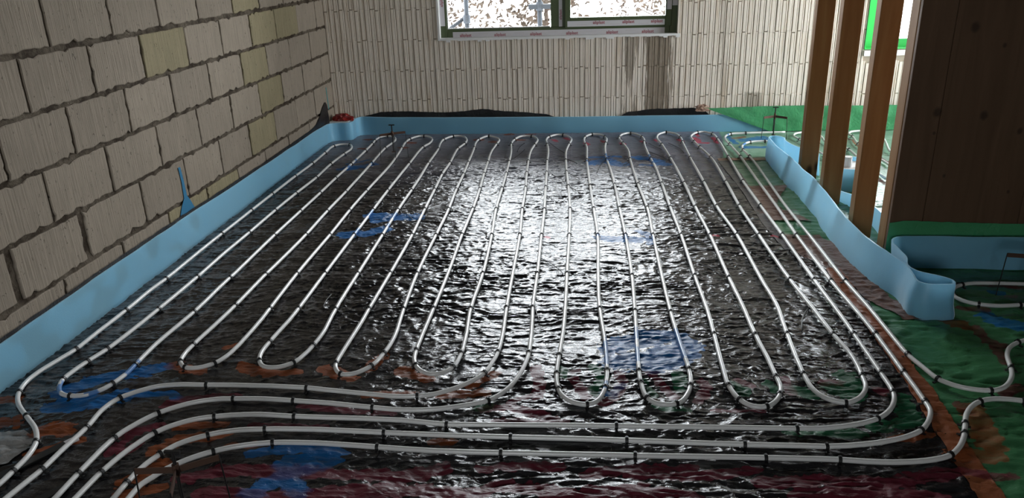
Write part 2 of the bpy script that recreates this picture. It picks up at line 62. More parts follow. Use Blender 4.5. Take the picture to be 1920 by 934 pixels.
 'c2': [(-1.5181,1.6755),(-1.5184,1.7465),(-1.5205,1.8374),(-1.5190,1.9516),(-1.5167,1.9893),(-1.5149,2.0062),(-1.5125,2.0213),(-1.5079,2.0418),(-1.5024,2.0595),(-1.4958,2.0761),(-1.4804,2.1089),(-1.4719,2.1248),(-1.4626,2.1405),(-1.4523,2.1556),(-1.4408,2.1699),(-1.4273,2.1840),(-1.4124,2.1975),(-1.3965,2.2102),(-1.3800,2.2218),(-1.3631,2.2320),(-1.3458,2.2406),(-1.3274,2.2480),(-1.3088,2.2543),(-1.2907,2.2595),(-1.2737,2.2636),(-1.2545,2.2668),(-1.1415,2.2717),(-1.1024,2.2714),(-1.0671,2.2693),(-0.9404,2.2583),(-0.8625,2.2516),(-0.7428,2.2350),(-0.6346,2.2210),(-0.6175,2.2196),(-0.6000,2.2188),(-0.5630,2.2190),(-0.5442,2.2198),(-0.5256,2.2212),(-0.5073,2.2232),(-0.4895,2.2259),(-0.4699,2.2298),(-0.4507,2.2346),(-0.4134,2.2460),(-0.3604,2.2640),(-0.3434,2.2704),(-0.3274,2.2779),(-0.3128,2.2870),(-0.3003,2.2972),(-0.2891,2.3088),(-0.2787,2.3214),(-0.2691,2.3350),(-0.2601,2.3494),(-0.2520,2.3643),(-0.2445,2.3804),(-0.2376,2.3973),(-0.2256,2.4322),(-0.2159,2.4656),(-0.2086,2.4985),(-0.1980,2.5646),(-0.1943,2.5973),(-0.1912,2.6509),(-0.1918,2.7883),(-0.1959,2.9227),(-0.2012,3.0516),(-0.2012,3.1755),(-0.1999,3.3162),(-0.1996,3.4381),(-0.2005,3.5710),(-0.2020,3.7104),(-0.2035,3.8496),(-0.2047,3.9856),(-0.2051,4.1230),(-0.2056,4.2576),(-0.2070,4.3922),(-0.2098,4.5274),(-0.2135,4.6625),(-0.2171,4.7960),(-0.2201,4.9318),(-0.2227,5.0681),(-0.2253,5.1998),(-0.2289,5.3371),(-0.2328,5.4725),(-0.2352,5.6095),(-0.2355,5.7298),(-0.2387,5.8648),(-0.2485,6.0004),(-0.2568,6.0905),(-0.2664,6.1634),(-0.2681,6.1807),(-0.2690,6.1979),(-0.2690,6.2150),(-0.2673,6.2510),(-0.2656,6.2689),(-0.2632,6.2864),(-0.2598,6.3033),(-0.2553,6.3192),(-0.2494,6.3341),(-0.2400,6.3521),(-0.2284,6.3700),(-0.2154,6.3861),(-0.2015,6.3988),(-0.1872,6.4065),(-0.1707,6.4091),(-0.1528,6.4072),(-0.1353,6.4011),(-0.1199,6.3909),(-0.1099,6.3798),(-0.1007,6.3650),(-0.0923,6.3474),(-0.0848,6.3277),(-0.0783,6.3067),(-0.0728,6.2851),(-0.0684,6.2637),(-0.0651,6.2432),(-0.0635,6.2262),(-0.0632,6.2090),(-0.0639,6.1914),(-0.0655,6.1737),(-0.0783,6.0819),(-0.0917,5.9545),(-0.0999,5.8590),(-0.1020,5.7440),(-0.0989,5.6042),(-0.0952,5.4658),(-0.0904,5.3279),(-0.0849,5.1908),(-0.0786,5.0585),(-0.0722,4.9202),(-0.0666,4.7834),(-0.0618,4.6628),(-0.0575,4.5404),(-0.0543,4.4203),(-0.0525,4.2832),(-0.0523,4.1492),(-0.0527,4.0117),(-0.0534,3.8752),(-0.0545,3.7546),(-0.0558,3.6323),(-0.0572,3.4947),(-0.0580,3.3587),(-0.0583,3.2198),(-0.0588,3.0902),(-0.0606,2.9506),(-0.0638,2.8162),(-0.0711,2.6847),(-0.0791,2.5558),(-0.0812,2.4994),(-0.0805,2.4377),(-0.0792,2.4182),(-0.0770,2.3996),(-0.0738,2.3811),(-0.0700,2.3633),(-0.0651,2.3466),(-0.0587,2.3314),(-0.0492,2.3151),(-0.0380,2.3007),(-0.0251,2.2891),(-0.0108,2.2807),(0.0049,2.2748),(0.0202,2.2730),(0.0341,2.2758),(0.0475,2.2823),(0.0592,2.2920),(0.0684,2.3053),(0.0758,2.3222),(0.0819,2.3411),(0.0873,2.3605),(0.0915,2.3790),(0.0947,2.3988),(0.1009,2.4590),(0.1028,2.4916),(0.1039,2.6285),(0.1014,2.7653),(0.0941,2.9009),(0.0888,3.0252),(0.0877,3.1543),(0.0889,3.2907),(0.0904,3.4115),(0.0934,3.5432),(0.0972,3.6819),(0.0998,3.8022),(0.1005,3.9397),(0.0980,4.0762),(0.0936,4.2119),(0.0888,4.3460),(0.0845,4.4815),(0.0803,4.6161),(0.0761,4.7519),(0.0726,4.8764),(0.0688,5.0099),(0.0653,5.1330),(0.0620,5.2589),(0.0590,5.3829),(0.0565,5.5186),(0.0560,5.6401),(0.0577,5.7634),(0.0591,5.8958),(0.0574,5.9797),(0.0544,6.0214),(0.0415,6.1308),(0.0401,6.1477),(0.0392,6.1645),(0.0394,6.2198),(0.0413,6.2572),(0.0431,6.2751),(0.0457,6.2924),(0.0492,6.3089),(0.0537,6.3246),(0.0600,6.3422),(0.0674,6.3602),(0.0758,6.3774),(0.0852,6.3924),(0.0955,6.4041),(0.1068,6.4112),(0.1245,6.4133),(0.1450,6.4092),(0.1650,6.4001),(0.1816,6.3872),(0.1902,6.3758),(0.1974,6.3614),(0.2034,6.3446),(0.2084,6.3262),(0.2124,6.3067),(0.2182,6.2671),(0.2203,6.2484),(0.2216,6.2291),(0.2216,6.2095),(0.2206,6.1897),(0.2075,6.0533),(0.1998,5.9606),(0.1974,5.8312),(0.1987,5.7063),(0.2017,5.5849),(0.2082,5.4504),(0.2166,5.3172),(0.2226,5.1841),(0.2280,5.0443),(0.2318,4.9207),(0.2348,4.7853),(0.2367,4.6475),(0.2384,4.5087),(0.2409,4.3728),(0.2441,4.2404),(0.2473,4.1074),(0.2496,3.9702),(0.2506,3.8329),(0.2510,3.7106),(0.2508,3.5885),(0.2497,3.4517),(0.2473,3.3127),(0.2433,3.1759),(0.2389,3.0472),(0.2338,2.9089),(0.2282,2.7742),(0.2234,2.6525),(0.2187,2.5175),(0.2179,2.4527),(0.2183,2.4379),(0.2237,2.3688),(0.2262,2.3512),(0.2298,2.3352),(0.2347,2.3218),(0.2436,2.3070),(0.2545,2.2952),(0.2669,2.2870),(0.2810,2.2825),(0.2965,2.2813),(0.3112,2.2828),(0.3290,2.2894),(0.3450,2.3015),(0.3547,2.3138),(0.3636,2.3291),(0.3716,2.3461),(0.3785,2.3632),(0.3845,2.3815),(0.3894,2.4006),(0.3932,2.4203),(0.3963,2.4405),(0.3983,2.4583),(0.3996,2.4761),(0.4005,2.5523),(0.3934,2.6920),(0.3895,2.8211),(0.3870,2.9584),(0.3863,3.0925),(0.3871,3.2300),(0.3883,3.3541),(0.3896,3.4899),(0.3913,3.6276),(0.3929,3.7484),(0.3949,3.8874),(0.3973,4.0256),(0.4009,4.1636),(0.4038,4.3000),(0.4037,4.4377),(0.3996,4.5728),(0.3932,4.7086),(0.3867,4.8484),(0.3823,4.9872),(0.3791,5.1098),(0.3761,5.2359),(0.3737,5.3595),(0.3717,5.4925),(0.3717,5.6304),(0.3745,5.7653),(0.3735,5.8375),(0.3696,5.8959),(0.3526,6.0293),(0.3396,6.1252),(0.3297,6.1857),(0.3272,6.2053),(0.3255,6.2247),(0.3248,6.2437),(0.3254,6.2623),(0.3271,6.2814),(0.3294,6.3009),(0.3325,6.3204),(0.3364,6.3395),(0.3413,6.3576),(0.3471,6.3744),(0.3540,6.3892),(0.3620,6.4017),(0.3769,6.4177),(0.3947,6.4310),(0.4133,6.4393),(0.4303,6.4403),(0.4426,6.4343),(0.4547,6.4226),(0.4663,6.4068),(0.4771,6.3885),(0.4868,6.3694),(0.4950,6.3510),(0.5015,6.3337),(0.5067,6.3154),(0.5108,6.2963),(0.5140,6.2764),(0.5184,6.2354),(0.5198,6.2146),(0.5205,6.1959),(0.5202,6.1770),(0.5111,6.0570),(0.5100,5.9280),(0.5130,5.7960),(0.5186,5.6627),(0.5252,5.5294),(0.5327,5.3976),(0.5373,5.2637),(0.5386,5.1308),(0.5388,5.0093),(0.5393,4.8727),(0.5393,4.7365),(0.5393,4.6163),(0.5396,4.4770),(0.5407,4.3417),(0.5427,4.2085),(0.5445,4.0748),(0.5453,3.9378),(0.5446,3.7979),(0.5434,3.6747),(0.5420,3.5526),(0.5409,3.4168),(0.5412,3.2956),(0.5424,3.1574),(0.5426,3.0289),(0.5392,2.8933),(0.5334,2.7627),(0.5284,2.6414),(0.5238,2.5112),(0.5217,2.4495),(0.5219,2.4310),(0.5234,2.4122),(0.5259,2.3929),(0.5292,2.3731),(0.5334,2.3539),(0.5387,2.3361),(0.5453,2.3206),(0.5556,2.3035),(0.5677,2.2892),(0.5813,2.2799),(0.5954,2.2766),(0.6106,2.2772),(0.6252,2.2814),(0.6372,2.2886),(0.6488,2.2990),(0.6596,2.3114),(0.6693,2.3247),(0.6790,2.3412),(0.6874,2.3597),(0.6944,2.3792),(0.6994,2.3986),(0.7019,2.4173),(0.7022,2.4359),(0.7014,2.4770),(0.7018,2.6092),(0.6969,2.7378),(0.6951,2.8693),(0.6975,3.0077),(0.6974,3.1403),(0.6954,3.2688),(0.6944,3.4051),(0.6950,3.5350),(0.6961,3.6560),(0.6971,3.7796),(0.6973,3.8999),(0.6959,4.0395),(0.6930,4.1598),(0.6892,4.2975),(0.6864,4.4364),(0.6857,4.5722),(0.6859,4.7078),(0.6856,4.8470),(0.6837,4.9856),(0.6807,5.1225),(0.6774,5.2438),(0.6738,5.3650),(0.6692,5.5014),(0.6640,5.6394),(0.6586,5.7666),(0.6529,5.8873),(0.6459,6.0137),(0.6409,6.0751),(0.6289,6.1752),(0.6273,6.1937),(0.6264,6.2118),(0.6263,6.2296),(0.6272,6.2473),(0.6290,6.2671),(0.6315,6.2868),(0.6346,6.3060),(0.6385,6.3248),(0.6431,6.3427),(0.6484,6.3597),(0.6546,6.3755),(0.6616,6.3899),(0.6721,6.4074),(0.6842,6.4246),(0.6973,6.4394),(0.7109,6.4502),(0.7241,6.4549),(0.7398,6.4517),(0.7562,6.4414),(0.7718,6.4264),(0.7848,6.4093),(0.7920,6.3960),(0.7979,6.3807),(0.8027,6.3637),(0.8067,6.3454),(0.8099,6.3261),(0.8170,6.2665),(0.8183,6.2497),(0.8190,6.2328),(0.8189,6.1985),(0.8132,6.0620),(0.8115,5.9417),(0.8098,5.8039),(0.8087,5.6787),(0.8085,5.5579),(0.8094,5.4232),(0.8108,5.3032),(0.8123,5.1820),(0.8137,5.0432),(0.8141,4.9060),(0.8128,4.7669),(0.8114,4.6309),(0.8116,4.4970),(0.8156,4.3608),(0.8236,4.2259),(0.8323,4.0905),(0.8375,3.9692),(0.8395,3.8334),(0.8395,3.7096),(0.8387,3.5858),(0.8378,3.4499),(0.8385,3.3192),(0.8423,3.1811),(0.8426,3.0891),(0.8387,3.0115),(0.8258,2.8781),(0.8152,2.7421),(0.8069,2.6202),(0.8024,2.5131),(0.8026,2.4379),(0.8036,2.4207),(0.8056,2.4046),(0.8090,2.3896),(0.8143,2.3737),(0.8207,2.3591),(0.8286,2.3463),(0.8381,2.3356),(0.8529,2.3246),(0.8702,2.3167),(0.8875,2.3138),(0.9050,2.3175),(0.9226,2.3267),(0.9389,2.3390),(0.9499,2.3498),(0.9606,2.3627),(0.9705,2.3770),(0.9793,2.3922),(0.9866,2.4077),(0.9923,2.4243),(0.9963,2.4415),(0.9992,2.4595),(1.0096,2.5503),(1.0132,2.6071),(1.0136,2.6455),(1.0129,2.6637),(1.0097,2.7002),(0.9980,2.7953),(0.9899,2.9283),(0.9843,3.0493),(0.9755,3.1797),(0.9678,3.3015),(0.9624,3.4349),(0.9588,3.5733),(0.9563,3.6991),(0.9541,3.8248),(0.9517,3.9642),(0.9490,4.1012),(0.9467,4.2346),(0.9454,4.3676),(0.9459,4.5038),(0.9486,4.6413),(0.9523,4.7799),(0.9551,4.9013),(0.9571,5.0402),(0.9593,5.1612),(0.9611,5.2848),(0.9619,5.4061),(0.9600,5.5378),(0.9535,5.6559),(0.9406,5.7791),(0.9253,5.9075),(0.9120,6.0422),(0.9028,6.1714),(0.9002,6.2085),(0.8995,6.2268),(0.8995,6.2449),(0.9004,6.2626),(0.9024,6.2799),(0.9057,6.2967),(0.9111,6.3166),(0.9182,6.3372),(0.9265,6.3578),(0.9358,6.3778),(0.9459,6.3964),(0.9565,6.4130),(0.9673,6.4267),(0.9782,6.4370),(0.9973,6.4479),(1.0175,6.4527),(1.0362,6.4500),(1.0488,6.4418),(1.0608,6.4283),(1.0717,6.4111),(1.0813,6.3915),(1.0891,6.3712),(1.0932,6.3567),(1.0962,6.3414),(1.0982,6.3253),(1.0995,6.3083),(1.1002,6.1861),(1.0993,6.0525),(1.0954,5.9125),(1.0909,5.7849),(1.0867,5.6581),(1.0825,5.5202),(1.0776,5.3813),(1.0734,5.2613),(1.0692,5.1227),(1.0664,4.9884),(1.0656,4.8489),(1.0661,4.7131),(1.0674,4.5792),(1.0686,4.4446),(1.0700,4.3069),(1.0718,4.1705),(1.0733,4.0308),(1.0738,3.8933),(1.0735,3.7532),(1.0730,3.6305),(1.0725,3.4914),(1.0727,3.3645),(1.0741,3.2393),(1.0767,3.1022),(1.0782,2.9714),(1.0781,2.8411),(1.0772,2.7048),(1.0759,2.5838),(1.0741,2.4528),(1.0732,2.4171),(1.0719,2.4008),(1.0699,2.3855),(1.0663,2.3686),(1.0621,2.3535),(1.0568,2.3394),(1.0505,2.3252),(1.0426,2.3098),(1.0334,2.2946),(1.0232,2.2800),(1.0122,2.2663),(1.0006,2.2534),(0.9880,2.2414),(0.9745,2.2301),(0.9599,2.2197),(0.9461,2.2115),(0.9314,2.2040),(0.9159,2.1972),(0.8997,2.1909),(0.8829,2.1850),(0.8661,2.1796),(0.8298,2.1700),(0.7930,2.1625),(0.7755,2.1597),(0.7586,2.1577),(0.7428,2.1566),(0.6069,2.1542),(0.4867,2.1538),(0.3580,2.1527),(0.2220,2.1513),(0.0833,2.1494),(-0.0411,2.1470),(-0.1683,2.1444),(-0.2951,2.1417),(-0.4139,2.1384),(-0.4327,2.1390),(-0.4501,2.1401),(-0.5852,2.1568),(-0.7222,2.1624),(-0.8541,2.1638),(-0.9583,2.1663),(-1.0571,2.1733),(-1.0776,2.1740),(-1.0977,2.1737),(-1.1381,2.1710),(-1.1788,2.1661),(-1.2171,2.1595),(-1.2517,2.1512),(-1.2678,2.1465),(-1.2829,2.1413),(-1.2975,2.1351),(-1.3120,2.1275),(-1.3272,2.1182),(-1.3422,2.1078),(-1.3566,2.0961),(-1.3700,2.0833),(-1.3820,2.0692),(-1.3915,2.0554),(-1.3999,2.0403),(-1.4074,2.0243),(-1.4142,2.0075),(-1.4263,1.9728),(-1.4314,1.9556),(-1.4360,1.9377),(-1.4437,1.9004),(-1.4520,1.8454),(-1.4539,1.8268),(-1.4586,1.6929),(-1.4588,1.6782)],
 'c3': [(-1.3435,1.6834),(-1.3443,1.7832),(-1.3414,1.8392),(-1.3394,1.8591),(-1.3362,1.8781),(-1.3321,1.8949),(-1.3270,1.9110),(-1.3211,1.9267),(-1.3075,1.9570),(-1.3001,1.9716),(-1.2914,1.9856),(-1.2807,1.9988),(-1.2687,2.0102),(-1.2549,2.0210),(-1.2399,2.0311),(-1.2242,2.0404),(-1.2084,2.0488),(-1.1925,2.0564),(-1.1760,2.0632),(-1.1591,2.0691),(-1.1419,2.0743),(-1.1245,2.0788),(-1.1065,2.0823),(-1.0882,2.0848),(-0.9944,2.0917),(-0.8675,2.0936),(-0.7436,2.0895),(-0.6117,2.0835),(-0.4834,2.0793),(-0.3560,2.0770),(-0.2175,2.0753),(-0.0872,2.0742),(0.0519,2.0733),(0.1891,2.0712),(0.3097,2.0680),(0.4444,2.0642),(0.5722,2.0625),(0.6923,2.0626),(0.7400,2.0619),(0.7562,2.0624),(0.7922,2.0653),(0.8287,2.0699),(0.8656,2.0763),(0.9033,2.0845),(0.9393,2.0943),(0.9767,2.1068),(0.9944,2.1138),(1.0116,2.1217),(1.0278,2.1301),(1.0435,2.1391),(1.0585,2.1491),(1.0724,2.1601),(1.0850,2.1724),(1.0967,2.1859),(1.1075,2.2001),(1.1174,2.2148),(1.1264,2.2296),(1.1348,2.2451),(1.1419,2.2609),(1.1473,2.2766),(1.1509,2.2945),(1.1553,2.4194),(1.1568,2.5400),(1.1598,2.6645),(1.1611,2.8057),(1.1583,2.9313),(1.1531,3.0702),(1.1485,3.1946),(1.1451,3.3191),(1.1437,3.4549),(1.1434,3.5927),(1.1440,3.7314),(1.1452,3.8680),(1.1469,4.0058),(1.1495,4.1270),(1.1531,4.2659),(1.1563,4.4041),(1.1584,4.5423),(1.1596,4.6800),(1.1604,4.8172),(1.1617,4.9531),(1.1638,5.0768),(1.1664,5.2048),(1.1691,5.3275),(1.1713,5.4516),(1.1731,5.5891),(1.1714,5.7252),(1.1675,5.8524),(1.1634,5.9728),(1.1573,6.1102),(1.1568,6.1286),(1.1570,6.1467),(1.1612,6.2044),(1.1635,6.2235),(1.1668,6.2420),(1.1713,6.2598),(1.1772,6.2770),(1.1840,6.2933),(1.1916,6.3095),(1.2004,6.3252),(1.2103,6.3398),(1.2218,6.3527),(1.2348,6.3635),(1.2491,6.3713),(1.2654,6.3769),(1.2830,6.3810),(1.3017,6.3839),(1.3934,6.3945),(1.5179,6.4020),(1.6453,6.4089),(1.6797,6.4109)],
 'c4': [(1.7777,2.8090),(1.7048,2.7808),(1.6736,2.7669),(1.6588,2.7583),(1.6438,2.7476),(1.6283,2.7349),(1.6137,2.7203),(1.6028,2.7067),(1.5926,2.6917),(1.5830,2.6756),(1.5741,2.6584),(1.5676,2.6434),(1.5617,2.6270),(1.5456,2.5765),(1.5402,2.5616),(1.5280,2.5320),(1.5217,2.5185),(1.5144,2.5051),(1.5056,2.4908),(1.4958,2.4766),(1.4855,2.4632),(1.4750,2.4511),(1.4632,2.4391),(1.4511,2.4286),(1.4383,2.4200),(1.4254,2.4135),(1.4119,2.4087),(1.3975,2.4060),(1.3789,2.4058),(1.3591,2.4084),(1.3405,2.4127),(1.3254,2.4177),(1.3113,2.4241),(1.2979,2.4326),(1.2863,2.4420),(1.2749,2.4530),(1.2646,2.4654),(1.2561,2.4791),(1.2494,2.4964),(1.2452,2.5156),(1.2384,2.5568),(1.2255,2.6195),(1.2228,2.6370),(1.2206,2.6559),(1.2184,2.6898),(1.2177,2.8296),(1.2175,2.9632),(1.2159,3.0960),(1.2111,3.2240),(1.2078,3.3494),(1.2075,3.4747),(1.2084,3.5950),(1.2098,3.7208),(1.2111,3.8454),(1.2117,3.9852),(1.2112,4.1057),(1.2104,4.2431),(1.2104,4.3811),(1.2123,4.5184),(1.2159,4.6560),(1.2203,4.7942),(1.2247,4.9289),(1.2291,5.0691),(1.2335,5.1957),(1.2379,5.3339),(1.2403,5.4631),(1.2397,5.5925),(1.2329,5.7294),(1.2303,5.7861),(1.2304,5.8200),(1.2323,5.8590),(1.2338,5.8769),(1.2360,5.8942),(1.2389,5.9111),(1.2429,5.9280),(1.2476,5.9445),(1.2532,5.9609),(1.2595,5.9770),(1.2665,5.9926),(1.2740,6.0072),(1.2821,6.0208),(1.2927,6.0369),(1.3039,6.0519),(1.3168,6.0650),(1.3324,6.0757),(1.3487,6.0829),(1.3678,6.0886),(1.3885,6.0927),(1.4099,6.0953),(1.4307,6.0962),(1.4499,6.0955),(1.4695,6.0933),(1.4890,6.0895),(1.5076,6.0836),(1.5248,6.0754),(1.5396,6.0642),(1.5499,6.0524),(1.5586,6.0384),(1.5660,6.0224),(1.5724,6.0050),(1.5780,5.9864),(1.5880,5.9474),(1.5917,5.9306),(1.5947,5.9131),(1.5991,5.8764),(1.6063,5.7520),(1.6124,5.6242),(1.6163,5.4870),(1.6193,5.3663),(1.6210,5.3077)],
 'c5': [(-1.2970,1.6855),(-1.2989,1.7198),(-1.2992,1.7565),(-1.2984,1.7761),(-1.2956,1.7939),(-1.2877,1.8119),(-1.2786,1.8283),(-1.2725,1.8430),(-1.2648,1.8583),(-1.2551,1.8721),(-1.2429,1.8872),(-1.2291,1.9024),(-1.2149,1.9165),(-1.1999,1.9294),(-1.1840,1.9417),(-1.1673,1.9530),(-1.1502,1.9633),(-1.1361,1.9707),(-1.1218,1.9774),(-1.1071,1.9835),(-1.0919,1.9891),(-1.0761,1.9944),(-1.0606,1.9990),(-1.0278,2.0070),(-0.9939,2.0133),(-0.9772,2.0157),(-0.9574,2.0176),(-0.9176,2.0192),(-0.8273,2.0191),(-0.6950,2.0106),(-0.5608,2.0000),(-0.4483,1.9928),(-0.3213,1.9912),(-0.1882,1.9915),(-0.0524,1.9923),(0.0711,1.9932),(0.2110,1.9943),(0.3329,1.9955),(0.4710,1.9968),(0.6042,1.9975),(0.7246,1.9977),(0.7758,1.9966),(0.8566,1.9906),(0.8921,1.9896),(0.9248,1.9899),(0.9410,1.9907),(0.9750,1.9941),(1.0110,1.9997),(1.0283,2.0033),(1.0445,2.0075),(1.0606,2.0122),(1.0757,2.0175),(1.0900,2.0236),(1.1035,2.0311),(1.1160,2.0402),(1.1277,2.0506),(1.1386,2.0618),(1.1488,2.0731),(1.1605,2.0875),(1.1710,2.1024),(1.1805,2.1169),(1.1906,2.1339),(1.1999,2.1516),(1.2376,2.2306),(1.2445,2.2440),(1.2521,2.2568),(1.2626,2.2723),(1.2739,2.2869),(1.2860,2.3004),(1.2986,2.3126),(1.3118,2.3238),(1.3259,2.3334),(1.3405,2.3410),(1.3559,2.3471),(1.3717,2.3513),(1.3884,2.3536),(1.4055,2.3540),(1.4224,2.3530),(1.4387,2.3507),(1.4548,2.3471),(1.4712,2.3425),(1.4853,2.3378),(1.5285,2.3208)],
 'c6': [(2.0624,3.3061),(1.9655,3.3178),(1.8806,3.3231),(1.8045,3.3251),(1.7850,3.3250),(1.7668,3.3242),(1.7505,3.3222),(1.7311,3.3179),(1.7142,3.3120),(1.6981,3.3044),(1.6821,3.2952),(1.6670,3.2843),(1.6535,3.2717),(1.6413,3.2561),(1.6309,3.2386),(1.6227,3.2209),(1.6171,3.2049),(1.6133,3.1888),(1.6131,3.1729),(1.6175,3.1565),(1.6257,3.1405),(1.6360,3.1266),(1.6479,3.1162),(1.6618,3.1078),(1.6775,3.1008),(1.6935,3.0953),(1.7111,3.0910),(1.7299,3.0879),(1.7494,3.0863),(1.7658,3.0866),(1.7830,3.0882),(1.8368,3.0965),(1.8544,3.0986),(1.9554,3.1056)],
 'c7': [(1.8416,4.8166),(1.8363,4.9404),(1.8317,5.0693),(1.8268,5.1963),(1.8195,5.3323),(1.8106,5.4303),(1.8042,5.4740),(1.7779,5.5979),(1.7716,5.6355),(1.7580,5.7696),(1.7470,5.9060),(1.7350,6.0267),(1.7215,6.1581),(1.7126,6.2166),(1.7108,6.2346),(1.7105,6.2520),(1.7121,6.2687),(1.7164,6.2880),(1.7225,6.3067),(1.7303,6.3243),(1.7396,6.3401),(1.7503,6.3538),(1.7640,6.3665),(1.7798,6.3770),(1.7968,6.3850),(1.8143,6.3897),(1.8305,6.3915),(1.8483,6.3914),(1.8661,6.3891),(1.8821,6.3840),(1.8948,6.3755),(1.9036,6.3627),(1.9092,6.3460),(1.9126,6.3262),(1.9144,6.3043),(1.9165,6.2582),(1.9167,6.2418),(1.9157,6.2242),(1.8995,6.1065),(1.8978,6.0865),(1.8972,6.0669),(1.8979,6.0479),(1.9001,6.0296),(1.9046,6.0111),(1.9110,5.9933),(1.9190,5.9758),(1.9281,5.9587),(1.9578,5.9078),(1.9671,5.8906),(1.9754,5.8731),(1.9823,5.8551),(1.9873,5.8366),(1.9905,5.8187),(1.9926,5.8009),(1.9937,5.7832),(1.9939,5.7653),(1.9861,5.6273),(1.9844,5.5041),(1.9826,5.3692),(1.9809,5.2451),(1.9791,5.1199),(1.9777,5.0194)],
 'c8': [(2.1332,5.0789),(2.1302,5.2027),(2.1260,5.3325),(2.1214,5.4642),(2.1172,5.5939),(2.1142,5.7178),(2.1132,5.8495),(2.1162,5.9616),(2.1189,6.0005),(2.1240,6.0466),(2.1470,6.1797),(2.1519,6.2118),(2.1536,6.2272),(2.1544,6.2475),(2.1524,6.3007),(2.1538,6.3166),(2.1578,6.3320),(2.1658,6.3498),(2.1764,6.3672),(2.1890,6.3833),(2.2034,6.3970),(2.2190,6.4072),(2.2349,6.4136),(2.2534,6.4185),(2.2730,6.4212),(2.2925,6.4213),(2.3102,6.4182),(2.3250,6.4113),(2.3349,6.4022),(2.3437,6.3901),(2.3512,6.3755),(2.3576,6.3586),(2.3629,6.3399),(2.3672,6.3196),(2.3705,6.2982),(2.3729,6.2761),(2.3744,6.2535),(2.3745,6.2389),(2.3737,6.2226),(2.3721,6.2050),(2.3664,6.1659),(2.3481,6.0774),(2.3180,5.9594),(2.2838,5.8321),(2.2723,5.7838),(2.2698,5.7710),(2.2680,5.7600),(2.2672,5.7511),(2.2683,5.7351),(2.2706,5.7188),(2.2675,5.5870),(2.2615,5.4551),(2.2548,5.3145),(2.2500,5.2068)],
}
